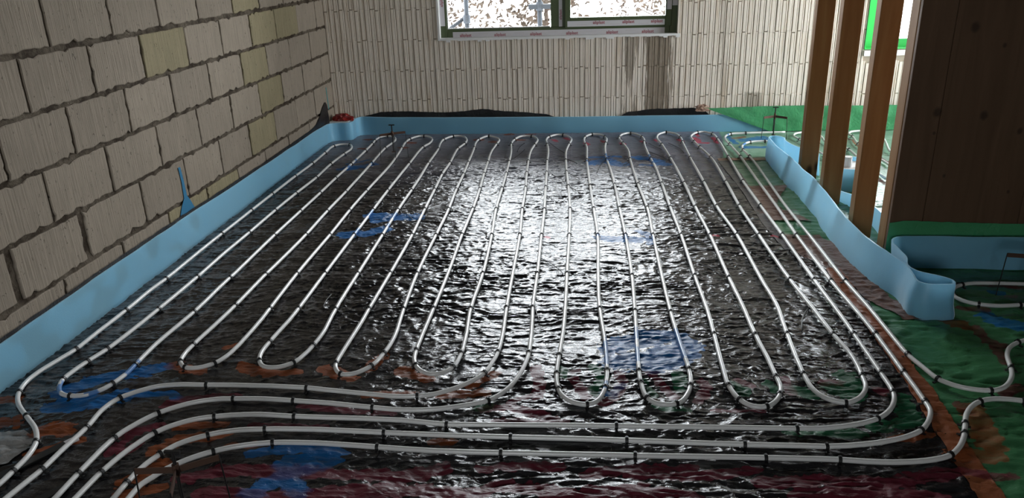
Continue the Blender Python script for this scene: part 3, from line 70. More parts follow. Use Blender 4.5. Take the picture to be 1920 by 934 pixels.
CLIPS = {
 'c1': [(-2.009,5.855,90),(-2.003,5.526,90),(-2.014,5.179,89),(-2.018,4.746,90),(-2.020,4.404,90),(-2.021,3.978,90),(-2.016,3.332,89),(-2.018,2.976,90),(-2.022,2.613,84),(-2.032,2.285,115),(-1.897,2.134,138),(-1.762,1.990,118),(-1.732,1.839,92),(-1.843,5.814,-94),(-1.856,5.508,-91),(-1.848,5.141,-90),(-1.862,4.762,-92),(-1.868,4.402,-90),(-1.869,4.000,-90),(-1.868,3.358,-90),(-1.874,2.990,-91),(-1.892,2.618,-98),(-1.913,2.516,-100),(-1.924,2.380,-81),(-1.823,2.267,-4),(-1.716,2.355,75),(-1.708,6.265,90),(-1.701,6.149,92),(-1.697,5.913,90),(-1.697,5.502,90),(-1.702,5.122,90),(-1.700,4.767,90),(-1.702,4.385,90),(-1.705,3.957,90),(-1.698,3.349,90),(-1.696,2.966,89),(-1.706,2.497,92),(-1.557,5.996,-92),(-1.548,5.527,-89),(-1.534,4.791,-89),(-1.533,4.383,-89),(-1.526,3.969,-90),(-1.537,3.397,-91),(-1.538,3.037,-91),(-1.554,2.663,-91),(-1.538,2.524,-62),(-1.497,2.481,-24),(-1.399,2.516,53),(-1.228,2.539,-63),(-1.090,2.529,54),(-0.922,2.527,-83),(-0.880,2.449,-25),(-0.782,2.512,63),(-0.612,2.522,-65),(-0.470,2.513,67),(-0.347,2.473,-113),(-0.565,2.308,-171),(-0.977,2.349,174),(-1.356,2.358,-180),(-1.632,2.260,-120),(-1.642,2.076,-88),(-1.647,1.851,-94),(-2.007,6.088,69),(-1.885,6.133,-46),(-1.639,6.437,0),(-1.419,6.310,73),(-1.319,6.419,-9),(-1.252,6.019,-97),(-1.418,5.990,94),(-1.125,6.276,76),(-1.063,6.397,29),(-0.959,5.953,-95),(-0.929,6.122,-95),(-1.116,5.959,93),(-0.830,6.261,74),(-0.758,6.390,-6),(-0.665,6.089,-94),(-0.831,5.984,93),(-0.530,6.248,78),(-0.395,6.363,-34),(-0.355,6.055,-95),(-0.545,6.084,90),(-1.257,5.498,-90),(-1.114,5.504,91),(-0.953,5.514,-90),(-0.817,5.518,92),(-0.673,5.533,-88),(-0.515,5.535,92),(-0.374,5.546,-89),(-0.959,5.194,-90),(-0.808,5.199,91),(-0.664,5.211,-88),(-0.508,5.213,91),(-0.365,5.224,-88),(-1.399,4.802,90),(-1.258,4.816,-90),(-1.100,4.818,90),(-0.947,4.829,-88),(-0.804,4.832,91),(-0.650,4.842,-88),(-0.503,4.851,91),(-0.349,4.867,-88),(-1.397,4.395,91),(-1.253,4.404,-89),(-1.098,4.403,91),(-0.935,4.416,-88),(-0.788,4.418,92),(-0.642,4.426,-90),(-0.499,4.415,92),(-0.340,4.409,-88),(-1.387,3.960,91),(-1.249,3.961,-89),(-1.088,3.956,91),(-0.921,3.962,-89),(-0.786,3.958,90),(-0.642,3.962,-90),(-0.477,3.957,92),(-0.323,3.962,-89),(-1.382,3.406,91),(-1.242,3.410,-89),(-1.077,3.409,91),(-0.917,3.416,-90),(-0.784,3.412,92),(-0.463,3.416,90),(-1.367,3.007,92),(-1.236,3.009,-90),(-1.068,3.004,93),(-0.919,3.010,-90),(-0.765,3.012,93),(-0.633,3.020,-90),(-0.470,3.022,91),(-0.315,3.034,-89),(-1.248,2.696,-91),(-1.058,2.670,85),(-0.757,2.613,81),(-0.634,2.640,-87),(-0.454,2.621,86),(-0.312,2.634,-95)],
 'c2': [(-1.520,1.837,90),(-1.512,2.021,79),(-1.441,2.170,49),(-1.216,2.269,3),(-0.996,2.263,-5),(-0.705,2.230,-7),(-0.313,2.287,36),(-0.081,2.479,-90),(-0.072,2.371,-78),(0.028,2.274,12),(0.093,2.387,80),(0.219,2.422,-86),(0.235,2.322,-64),(0.329,2.289,29),(0.391,2.408,79),(0.523,2.412,-84),(0.545,2.321,-63),(0.625,2.281,23),(0.687,2.360,68),(0.891,2.314,6),(1.070,2.385,-100),(0.960,2.220,-147),(0.691,2.155,-178),(0.121,2.150,-179),(-0.433,2.139,177),(-0.958,2.166,178),(-1.234,2.156,-166),(-1.393,2.054,-121),(-1.452,1.845,-97),(-0.249,6.334,65),(-0.134,6.400,-28),(-0.080,6.063,-95),(-0.255,6.071,95),(0.048,6.304,77),(0.107,6.411,20),(0.211,6.316,-78),(0.211,6.090,-94),(0.051,6.050,97),(0.327,6.283,84),(0.430,6.440,-12),(0.511,6.292,-80),(0.516,6.122,-95),(0.345,6.083,97),(0.724,6.455,4),(0.817,6.266,-84),(0.815,6.107,-92),(0.645,6.030,94),(0.978,6.437,37),(1.089,6.371,-71),(1.100,6.186,-89),(0.924,5.925,96),(0.907,6.116,93),(-0.235,5.549,91),(-0.098,5.561,-89),(0.056,5.564,90),(0.202,5.578,-88),(0.371,5.580,90),(0.522,5.596,-87),(0.666,5.597,92),(0.808,5.607,-90),(0.957,5.612,94),(1.086,5.625,-92),(-0.226,5.229,91),(-0.087,5.242,-88),(-0.219,4.875,91),(-0.071,4.892,-88),(0.072,4.898,92),(0.232,4.917,-88),(0.384,4.925,92),(0.539,4.939,-90),(0.684,4.949,91),(0.814,4.963,-90),(0.956,4.971,89),(1.066,4.984,-91),(-0.207,4.404,91),(-0.054,4.412,-89),(0.086,4.418,92),(0.240,4.426,-89),(0.404,4.430,91),(0.540,4.442,-90),(0.686,4.444,91),(0.812,4.456,-89),(0.945,4.457,90),(1.068,4.465,-90),(-0.204,3.958,90),(-0.053,3.959,-90),(0.100,3.956,91),(0.250,3.959,-89),(0.396,3.957,89),(0.545,3.957,-90),(0.697,3.953,90),(0.838,3.958,-89),(0.952,3.953,91),(1.074,3.958,-90),(-0.200,3.416,90),(-0.058,3.421,-90),(0.249,3.397,-91),(0.541,3.398,-90),(0.694,3.378,90),(0.965,3.357,92),(1.073,3.355,-90),(-0.201,3.039,91),(0.089,3.033,91),(0.238,3.012,-92),(0.387,3.003,90),(0.535,2.802,-93),(0.695,2.801,91),(0.820,2.811,-94),(0.997,2.811,95),(1.078,2.818,-90),(-0.192,2.631,87),(-0.075,2.616,-93),(0.103,2.507,89),(0.218,2.505,-91),(0.401,2.522,90),(0.701,2.477,90),(0.802,2.499,-90),(1.003,2.494,83),(1.075,2.517,-91)],
 'c3': [(-1.344,1.800,87),(-1.315,1.942,66),(-1.208,2.049,27),(-1.031,2.090,4),(-0.630,2.084,-2),(-0.217,2.075,-1),(0.150,2.072,-1),(0.511,2.063,-1),(0.756,2.062,3),(1.072,2.160,41),(1.153,2.329,87),(1.162,6.007,92),(1.235,6.364,34),(1.359,6.391,8),(1.173,5.624,90),(1.146,3.952,89),(1.145,3.347,91),(1.161,2.819,91),(1.156,2.523,89)],
 'c4': [(1.221,2.656,96),(1.256,2.479,117),(1.397,2.406,-174),(1.540,2.562,-112),(1.662,2.761,-148),(1.230,5.820,88),(1.332,6.076,29),(1.450,6.096,-5),(1.595,5.913,-81),(1.607,5.747,-87),(1.239,5.627,92),(1.208,3.345,91)],
 'c5': [(-1.150,1.963,29),(-0.977,2.016,7),(-0.633,2.006,-4),(-0.240,1.992,0),(0.171,1.994,0),(0.560,1.997,0),(0.776,1.997,-2),(1.107,2.033,34),(1.198,2.148,63),(1.224,2.203,64),(1.329,2.335,29),(1.471,2.342,-17)],
 'c6': [(1.698,3.304,-152),(1.623,3.221,-112),(1.677,3.101,-22),(1.839,3.097,8)],
 'c7': [(1.724,6.137,96),(1.772,5.636,98),(1.900,6.030,-80),(1.993,5.797,-86)],
 'c8': [(2.117,5.976,86),(2.154,6.227,85),(2.271,5.704,-90)],
}
PAINT = [
 ('b',0.100,[(-1.745,5.403),(-1.644,5.444),(-1.538,5.533)]),
 ('b',0.050,[(-1.728,5.554),(-1.616,5.678)]),
 ('b',0.140,[(-1.234,4.330),(-1.080,4.299),(-0.985,4.309)]),
 ('b',0.120,[(-1.304,4.002),(-1.189,4.029),(-1.112,4.091)]),
 ('b',0.050,[(-1.209,4.232),(-1.104,4.260)]),
 ('b',0.130,[(0.101,5.525),(0.212,5.583),(0.304,5.489)]),
 ('b',0.070,[(0.096,5.681),(0.295,5.706)]),
 ('b',0.100,[(0.433,5.685),(0.563,5.602),(0.620,5.478)]),
 ('b',0.060,[(0.457,5.484),(0.531,5.466)]),
 ('b',0.110,[(0.122,3.958),(0.227,3.933),(0.325,3.925)]),
 ('b',0.050,[(0.321,4.069),(0.374,4.000),(0.372,3.876)]),
 ('b',0.140,[(0.135,2.716),(0.189,2.762),(0.306,2.787)]),
 ('b',0.160,[(0.149,2.590),(0.293,2.635),(0.370,2.700)]),
 ('b',0.120,[(0.279,2.833),(0.393,2.812),(0.434,2.724),(0.339,2.595)]),
 ('b',0.100,[(0.275,2.554),(0.416,2.659)]),
 ('b',0.100,[(-1.883,2.316),(-1.814,2.406),(-1.681,2.469),(-1.612,2.500)]),
 ('b',0.120,[(-1.846,2.228),(-1.719,2.250),(-1.641,2.306)]),
 ('b',0.040,[(-1.571,2.308),(-1.481,2.329),(-1.443,2.295)]),
 ('b',0.060,[(-1.036,1.978),(-0.928,2.016),(-0.750,2.003)]),
 ('b',0.080,[(-0.771,1.961),(-0.854,1.904),(-0.929,1.837),(-0.958,1.787)]),
 ('b',0.050,[(-0.906,1.956),(-0.814,1.987)]),
 ('b',0.070,[(-0.914,1.928),(-0.816,1.794)]),
 ('b',0.050,[(0.095,2.380),(0.117,2.370)]),
 ('b',0.035,[(0.121,2.381),(0.161,2.436)]),
 ('o',0.070,[(-1.569,2.534),(-1.510,2.502),(-1.440,2.480)]),
 ('o',0.070,[(-1.296,2.529),(-1.241,2.498),(-1.173,2.476)]),
 ('o',0.070,[(-0.963,2.518),(-0.912,2.488),(-0.848,2.466)]),
 ('o',0.070,[(-0.664,2.511),(-0.617,2.481),(-0.557,2.459)]),
 ('o',0.040,[(-1.419,2.668),(-1.388,2.701)]),
 ('o',0.050,[(-1.173,2.464),(-1.059,2.495)]),
 ('o',0.060,[(-0.798,2.523),(-0.761,2.628)]),
 ('o',0.050,[(-0.750,2.335),(-0.578,2.348)]),
 ('o',0.060,[(-0.482,2.344),(-0.341,2.366)]),
 ('o',0.060,[(-0.395,2.412),(-0.317,2.497)]),
 ('o',0.070,[(-2.083,2.248),(-2.037,2.264)]),
 ('o',0.090,[(-1.801,2.060),(-1.779,2.098),(-1.731,2.084)]),
 ('o',0.050,[(-1.752,1.950),(-1.700,1.980),(-1.638,2.027)]),
 ('o',0.050,[(-1.990,2.123),(-1.959,2.108)]),
 ('o',0.040,[(-1.910,2.093),(-1.935,2.141)]),
 ('o',0.070,[(-1.355,1.979),(-1.286,2.055),(-1.171,2.084)]),
 ('o',0.070,[(-1.370,1.819),(-1.308,1.859),(-1.302,1.912)]),
 ('o',0.050,[(-1.352,2.114),(-1.194,2.135)]),
 ('o',0.050,[(-1.120,2.009),(-1.039,2.029)]),
 ('o',0.040,[(-0.469,2.063),(-0.401,2.065)]),
 ('o',0.060,[(-1.344,1.759),(-1.243,1.799)]),
 ('r',0.060,[(-1.456,2.242),(-1.384,2.296),(-1.232,2.312)]),
 ('r',0.050,[(-1.453,1.962),(-1.432,2.020)]),
 ('r',0.060,[(-1.407,2.112),(-1.511,2.062)]),
 ('r',0.040,[(-0.915,2.243),(-0.703,2.227)]),
 ('r',0.050,[(-1.497,1.960),(-1.484,2.048)]),
 ('r',0.030,[(-1.102,2.139),(-0.842,2.133)]),
 ('r',0.025,[(-0.977,2.258),(-0.627,2.220)]),
 ('r',0.050,[(-0.327,2.247),(-0.228,2.267),(-0.080,2.207)]),
 ('r',0.050,[(-0.275,2.184),(-0.045,2.183)]),
 ('r',0.050,[(-0.160,2.541),(-0.139,2.427),(-0.144,2.337)]),
 ('r',0.040,[(-0.231,2.300),(-0.160,2.354)]),
 ('r',0.050,[(-0.020,2.460),(0.009,2.395),(0.027,2.333)]),
 ('r',0.030,[(-0.021,2.518),(-0.001,2.526)]),
 ('r',0.050,[(0.146,2.511),(0.157,2.436),(0.120,2.346),(0.081,2.304)]),
 ('r',0.040,[(0.271,2.507),(0.294,2.440),(0.331,2.353)]),
 ('r',0.050,[(0.443,2.463),(0.448,2.409),(0.411,2.338)]),
 ('r',0.040,[(0.572,2.478),(0.611,2.443)]),
 ('r',0.050,[(0.731,2.483),(0.739,2.401)]),
 ('r',0.050,[(0.867,2.473),(0.914,2.474)]),
 ('r',0.050,[(1.025,2.427),(1.055,2.411)]),
 ('r',0.030,[(0.455,2.280),(0.612,2.273)]),
 ('r',0.030,[(0.233,2.513),(0.282,2.523)]),
 ('r',0.070,[(-1.196,1.839),(-1.087,1.895),(-0.719,1.897),(-0.520,1.892),(-0.412,1.928)]),
 ('r',0.050,[(0.023,1.910),(0.151,1.946),(0.340,1.948)]),
 ('r',0.050,[(-0.298,1.927),(-0.057,1.950)]),
 ('r',0.070,[(-1.102,1.781),(-0.875,1.779),(-0.690,1.799)]),
 ('r',0.080,[(-0.723,1.805),(-0.539,1.830),(-0.345,1.802)]),
 ('r',0.070,[(-0.316,1.815),(-0.195,1.856),(-0.038,1.816)]),
 ('r',0.080,[(-0.008,1.817),(0.160,1.843),(0.322,1.813)]),
 ('r',0.040,[(0.351,1.916),(0.529,1.961)]),
 ('r',0.070,[(0.531,1.899),(0.732,1.920),(0.845,1.901),(1.044,1.958)]),
 ('r',0.070,[(0.622,1.845),(0.833,1.865),(1.000,1.850)]),
 ('r',0.050,[(1.050,1.970),(1.252,1.959)]),
 ('r',0.050,[(0.149,1.920),(0.336,1.921),(0.446,1.933)]),
 ('g',0.060,[(0.059,2.547),(0.087,2.490),(0.061,2.379)]),
 ('g',0.050,[(-0.067,2.544),(-0.057,2.486)]),
 ('g',0.050,[(0.229,2.457),(0.254,2.368)]),
 ('g',0.060,[(0.361,2.498),(0.363,2.424)]),
 ('g',0.060,[(0.542,2.448),(0.574,2.395)]),
 ('g',0.050,[(0.670,2.459),(0.688,2.417)]),
 ('g',0.100,[(0.954,2.516),(0.956,2.408)]),
 ('g',0.070,[(0.754,2.426),(0.798,2.385)]),
 ('g',0.080,[(0.885,2.441),(0.936,2.373)]),
 ('g',0.050,[(-0.341,2.253),(-0.311,2.264)]),
 ('g',0.050,[(0.669,2.152),(0.901,2.161)]),
 ('g',0.080,[(1.096,2.378),(1.079,2.233)]),
 ('g',0.070,[(0.947,2.198),(1.036,2.216)]),
 ('g',0.040,[(0.262,2.293),(0.367,2.277)]),
 ('g',0.030,[(0.988,2.536),(0.932,2.534)]),
 ('p',0.045,[(0.047,6.166),(0.073,6.109)]),
 ('p',0.045,[(0.182,6.234),(0.206,6.177)]),
 ('p',0.045,[(0.498,6.200),(0.519,6.144)]),
 ('p',0.045,[(0.337,6.152),(0.360,6.096)]),
 ('p',0.045,[(0.617,6.251),(0.638,6.194)]),
 ('p',0.045,[(0.804,6.242),(0.823,6.185)]),
 ('p',0.045,[(-0.215,6.292),(-0.187,6.233)]),
 ('p',0.045,[(-0.119,6.345),(-0.092,6.286)]),
 ('p',0.060,[(0.937,6.312),(0.953,6.124),(1.006,6.121)]),
 ('p',0.050,[(1.089,6.304),(1.089,6.117)]),
 ('p',0.030,[(0.971,6.468),(0.976,6.349)]),
 ('p',0.030,[(1.030,3.982),(1.053,3.966)]),
 ('p',0.030,[(0.720,3.991),(0.740,3.974)]),
 ('p',0.030,[(-0.186,3.975),(-0.162,3.958)]),
 ('o',0.060,[(-1.819,6.370),(-1.767,6.367)]),
 ('o',0.060,[(-1.420,6.234),(-1.370,6.231)]),
 ('o',0.060,[(-0.863,6.323),(-0.813,6.321)]),
 ('o',0.060,[(-0.619,6.512),(-0.569,6.509)]),
 ('o',0.060,[(-0.512,6.306),(-0.463,6.304)]),
 ('o',0.060,[(-0.728,6.240),(-0.679,6.237)]),
 ('o',0.060,[(-1.778,6.044),(-1.729,6.042)]),
 ('o',0.060,[(-1.452,6.067),(-1.403,6.065)]),
 ('o',0.060,[(-0.436,6.502),(-0.385,6.499)]),
 ('b',0.160,[(1.335,6.216),(1.475,6.285)]),
 ('b',0.080,[(1.269,5.985),(1.449,5.977)]),
 ('b',0.050,[(1.213,6.356),(1.232,6.111)]),
 ('o',0.060,[(1.245,6.296),(1.336,6.330)]),
 ('b',0.120,[(1.696,3.023),(1.707,2.959),(1.772,2.927)]),
 ('b',0.050,[(1.815,3.276),(1.855,3.266)]),
 ('r',0.050,[(1.587,2.923),(1.569,2.795),(1.627,2.754)]),
 ('r',0.040,[(1.607,3.108),(1.708,3.094)]),
 ('r',0.040,[(1.695,3.363),(1.977,3.331)]),
 ('r',0.050,[(1.592,2.796),(1.556,2.629)]),
 ('r',0.060,[(1.447,2.424),(1.523,2.471)]),
 ('o',0.090,[(1.509,2.979),(1.546,2.922)]),
 ('r',0.050,[(1.271,2.341),(1.280,2.302)]),
 ('o',0.100,[(1.292,2.303),(1.279,2.210),(1.263,2.123)]),
 ('o',0.070,[(1.129,2.050),(1.254,2.055)]),
 ('o',0.050,[(0.987,2.127),(1.096,2.159)]),
 ('r',0.030,[(2.054,6.410),(2.147,6.177)]),
 ('r',0.050,[(2.146,5.700),(2.185,5.399)]),
 ('r',0.040,[(1.952,5.133),(1.964,4.885)]),
 ('o',0.040,[(2.147,6.177),(2.094,5.548)]),
]
WALLJ = [[3.049, 3.501, 3.93, 4.36, 4.827, 5.252, 5.697], [2.84, 3.285, 3.71, 4.166, 4.606, 5.045, 5.485, 5.935, 6.384], [2.635, 3.052, 3.493, 3.928, 4.366, 4.825, 5.248, 5.698, 6.162], [2.821, 3.255, 3.701, 4.147, 4.587, 5.037, 5.467, 5.91, 6.365], [2.544, 2.994, 3.465, 3.913, 4.353, 4.789, 5.235, 5.678, 6.112], [2.785, 3.226, 3.661, 4.106, 4.541, 4.998, 5.451, 5.912]]
TAILP = [(-0.468, 6.001, 83.0, 0.302), (-0.464, 5.763, 76.0, 0.353), (-0.178, 5.983, -70.0, 0.419), (-0.051, 5.562, -60.0, 0.145), (-0.026, 5.145, -64.0, 0.151), (-0.16, 5.156, -64.0, 0.226), (-0.236, 4.757, -61.0, 0.201), (-0.017, 4.812, -64.0, 0.173), (-0.158, 4.609, -60.0, 0.191), (-0.155, 3.836, -51.0, 0.103), (-0.145, 3.567, -56.0, 0.151), (-0.09, 3.468, -69.0, 0.078), (-0.18, 2.993, -78.0, 0.149), (0.172, 5.487, 75.0, 0.492), (0.374, 4.967, -17.0, 0.09), (0.602, 5.675, -66.0, 0.335), (0.617, 4.953, -67.0, 0.299), (0.621, 3.507, -60.0, 0.246), (0.93, 2.974, -112.0, 0.243), (0.587, 5.999, -69.0, 0.23), (-1.14, 3.103, -87.0, 0.143), (-0.942, 5.697, 82.0, 0.244), (0.755, 5.941, -75.0, 0.325), (0.521, 3.97, -172.0, 0.189), (-1.009, 4.305, -62.0, 0.169), (0.364, 5.518, -116.0, 0.199)]
KNOTS = [(1.611, 0.724, 0.03), (1.814, 0.707, 0.028), (1.709, 1.094, 0.03), (1.845, 1.015, 0.014), (1.981, 0.635, 0.02), (1.612, 0.629, 0.01), (1.985, 0.349, 0.012), (1.687, 0.428, 0.012)]


# ------------------------------------------------------------------ helpers
def N(nt, t, **kw):
    n = nt.nodes.new(t)
    for k, v in kw.items():
        if k in n.inputs: n.inputs[k].default_value = v
        else: setattr(n, k, v)
    return n
def mat(name, col=(.5, .5, .5), rough=.6, spec=.5, metal=0.0):
    mt = bpy.data.materials.new(name); mt.use_nodes = True
    nt = mt.node_tree; b = nt.nodes['Principled BSDF']
    b.inputs['Base Color'].default_value = (*col, 1)
    b.inputs['Roughness'].default_value = rough
    b.inputs['Specular IOR Level'].default_value = spec
    b.inputs['Metallic'].default_value = metal
    return mt, nt, b
def mixc(nt, fac, a, b):
    n = N(nt, 'ShaderNodeMix', data_type='RGBA')
    for s, v in ((0, fac), (6, a), (7, b)):
        if isinstance(v, (int, float)): n.inputs[s].default_value = v
        elif isinstance(v, tuple): n.inputs[s].default_value = (*v, 1)
        else: nt.links.new(v, n.inputs[s])
    return n.outputs[2]
def ramp(nt, src, stops):
    r = N(nt, 'ShaderNodeValToRGB')
    e = r.color_ramp.elements
    while len(e) < len(stops): e.new(0.5)
    for i, (p, c) in enumerate(stops):
        e[i].position = p; e[i].color = (*c, 1) if isinstance(c, tuple) else (c, c, c, 1)
    nt.links.new(src, r.inputs[0]); return r.outputs[0]
def noise(nt, scale=(1, 1, 1), sc=5, det=4, rough=.55, dist=0, pos='world'):
    if pos == 'world':
        g = N(nt, 'ShaderNodeNewGeometry'); out = g.outputs['Position']
    else:
        g = N(nt, 'ShaderNodeTexCoord'); out = g.outputs['Object']
    mp = N(nt, 'ShaderNodeMapping'); mp.inputs['Scale'].default_value = scale
    nt.links.new(out, mp.inputs['Vector'])
    n = N(nt, 'ShaderNodeTexNoise'); n.inputs['Scale'].default_value = sc
    n.inputs['Detail'].default_value = det; n.inputs['Roughness'].default_value = rough; n.inputs['Distortion'].default_value = dist
    nt.links.new(mp.outputs[0], n.inputs['Vector']); return n.outputs[0]
def bump(nt, b, h, strength=.3, dist=.01, prev=None):
    n = N(nt, 'ShaderNodeBump'); n.inputs['Strength'].default_value = strength; n.inputs['Distance'].default_value = dist
    nt.links.new(h, n.inputs['Height'])
    if prev: nt.links.new(prev, n.inputs['Normal'])
    nt.links.new(n.outputs[0], b.inputs['Normal']); return n.outputs[0]
def math_(nt, op, a, b=0.0, clamp=False):
    n = N(nt, 'ShaderNodeMath', operation=op); n.use_clamp = clamp
    for i, v in enumerate((a, b)):
        if isinstance(v, (int, float)): n.inputs[i].default_value = v
        else: nt.links.new(v, n.inputs[i])
    return n.outputs[0]

def link(name, me, mt=None, parent=None):
    o = bpy.data.objects.new(name, me); COL.objects.link(o)
    if mt and not me.materials: me.materials.append(mt)
    if parent: o.parent = parent
    return o
def pydata(name, v, f, mt=None, parent=None, smooth=False):
    me = bpy.data.meshes.new(name); me.from_pydata([tuple(p) for p in v], [], [tuple(q) for q in f]); me.update()
    if smooth: me.polygons.foreach_set('use_smooth', [True]*len(me.polygons))
    return link(name, me, mt, parent)
def empty(name, loc=(0, 0, 0), rz=0):
    o = bpy.data.objects.new(name, None); COL.objects.link(o); o.location = loc; o.rotation_euler = (0, 0, rz); return o
def tag(o, label, cat, group=None, kind=None):
    o['label'] = label; o['category'] = cat
    if group: o['group'] = group
    if kind: o['kind'] = kind
    return o
def struct(o): o['kind'] = 'structure'; return o
class MB:
    def __init__(s): s.v = []; s.f = []
    def box(s, x0, x1, y0, y1, z0, z1):
        n = len(s.v)
        s.v += [(x, y, z) for z in (z0, z1) for y in (y0, y1) for x in (x0, x1)]
        s.f += [tuple(n+i for i in q) for q in ((0, 2, 3, 1), (4, 5, 7, 6), (0, 1, 5, 4), (2, 6, 7, 3), (0, 4, 6, 2), (1, 3, 7, 5))]
        return s
    def tube(s, pts, r, n=8, cap=True, rad=None):
        pts = [Vector(p) for p in pts]; base = len(s.v)
        for i, p in enumerate(pts):
            t = (pts[min(i+1, len(pts)-1)] - pts[max(i-1, 0)]).normalized()
            a = t.orthogonal().normalized() if abs(t.z) > .95 else t.cross(Vector((0, 0, 1))).normalized()
            b = a.cross(t).normalized(); rr = rad[i] if rad else r
            for k in range(n):
                an = 2*PI*k/n; s.v.append(tuple(p + a*math.cos(an)*rr + b*math.sin(an)*rr))
        for i in range(len(pts)-1):
            for k in range(n):
                s.f.append((base+i*n+k, base+i*n+(k+1) % n, base+(i+1)*n+(k+1) % n, base+(i+1)*n+k))
        if cap:
            s.f.append(tuple(base+k for k in range(n-1, -1, -1))); e = base+(len(pts)-1)*n; s.f.append(tuple(e+k for k in range(n)))
        return s
    def build(s, name, mt, parent=None, smooth=False, bevel=0):
        o = pydata(name, s.v, s.f, mt, parent, smooth)
        bm = bmesh.new(); bm.from_mesh(o.data)
        bmesh.ops.recalc_face_normals(bm, faces=bm.faces)
        if bevel: bmesh.ops.bevel(bm, geom=[e for e in bm.edges], offset=bevel, segments=1, affect='EDGES')
        bm.to_mesh(o.data); bm.free()
        return o

_T = np.random.default_rng(11).random((8, 256, 256))
def vn(x, y, k=0):
    xi = np.floor(x).astype(int); yi = np.floor(y).astype(int); fx = x-xi; fy = y-yi
    fx = fx*fx*fx*(fx*(fx*6-15)+10); fy = fy*fy*fy*(fy*(fy*6-15)+10); T = _T[k]
    a = T[yi & 255, xi & 255]; b = T[yi & 255, (xi+1) & 255]; c = T[(yi+1) & 255, xi & 255]; d = T[(yi+1) & 255, (xi+1) & 255]
    return (a*(1-fx)+b*fx)*(1-fy)+(c*(1-fx)+d*fx)*fy
def rg(x, y, k): return 1-np.abs(2*vn(x, y, k)-1)
def sstep(a, b, x):
    t = np.clip((x-a)/(b-a), 0, 1); return t*t*(3-2*t)

def foil_z(x, y, amp=1.0, fine=1.0):
    """height of the crumpled film above its plane: long cross creases, sharp small ones on top"""
    wx = x+.10*(vn(x*4, y*4, 0)-.5); wy = y+.085*(vn(x*3, y*5, 1)-.5)+.02*(vn(x*11, y*11, 2)-.5)
    A = amp*(1-.6*sstep(5.55, 5.95, y))*(1-.25*sstep(-.7, -1.6, x))
    dens = .35+1.1*vn(x*1.3+7, y*1.5, 3)
    big = (vn(wx/.40, wy/.07, 4)-.5)*.0070
    r1 = rg(wx/.15, wy/.034, 5)**3*.0066*dens
    r2 = rg(wx/.065+3, wy/.019, 6)**1.8*.0040*dens
    r3 = np.abs(vn(wx/.045+9+.3*wy/.024, wy/.024-.25*wx/.045, 1)-.5)*.0085*dens
    dg = rg((wx*.8+wy*.6)/.10, (wy*.8-wx*.6)/.04, 7)**3*.0034+rg((wx*.7-wy*.7)/.12, (wy*.7+wx*.7)/.045, 2)**3*.0024
    r4 = rg(wx/.032+5, wy/.0115, 3)**2*.0016*dens
    z = A*(big+r1+dg+fine*(r2+r3+r4-.0034)-.0050)+.0022*np.exp(-((x+.063+.004*vn(y/.1, y*0, 2))/.0045)**2)+.0022*np.exp(-((x+.47+.03*(y-3)+.008*vn(y/.12, y*0, 3))/.005)**2)
    return np.clip(z, -.009, .0062)

def paint_at(x, y):
    """spray-paint marks on the film: colour index weights b o r g p (flat marks, soft broken edges)"""
    out = np.zeros((5,)+x.shape)
    n = .6*vn(x/.035, y/.02, 1)+.4*vn(x/.012, y/.012, 2)
    for c, wd, pts in PAINT:
        r = wd*.5; px = [p[0] for p in pts]; py = [p[1] for p in pts]
        sel = (x > min(px)-wd) & (x < max(px)+wd) & (y > min(py)-wd) & (y < max(py)+wd)
        if not sel.any(): continue
        X = x[sel]; Y = y[sel]; d = np.full(X.shape, 9.)
        for (ax, ay), (bx, by) in zip(pts[:-1], pts[1:]):
            dx = bx-ax; dy = by-ay; L = dx*dx+dy*dy+1e-9
            t = np.clip(((X-ax)*dx+(Y-ay)*dy)/L, 0, 1)
            d = np.minimum(d, np.hypot(X-ax-t*dx, Y-ay-t*dy))
        a = sstep(1.15, .55, d/r+(n[sel]-.5)*.9)
        i = 'borgp'.index(c); out[i][sel] = np.maximum(out[i][sel], a)
    return out
PCOL = np.array([(.004, .125, .37), (.25, .062, .016), (.135, .014, .028), (.014, .12, .05), (.45, .04, .07)])
def paint_rgba(x, y):
    wgt = paint_at(x, y); tot = wgt.sum(0)+1e-6
    col = np.tensordot(wgt, PCOL, ((0,), (0,)))/tot[..., None]
    return np.concatenate([col, np.clip(wgt.max(0), 0, 1)[..., None]], -1)
def set_paint(me, x, y):
    at = me.color_attributes.new('paint', 'FLOAT_COLOR', 'POINT')
    at.data.foreach_set('color', paint_rgba(x, y).astype(np.float32).ravel())

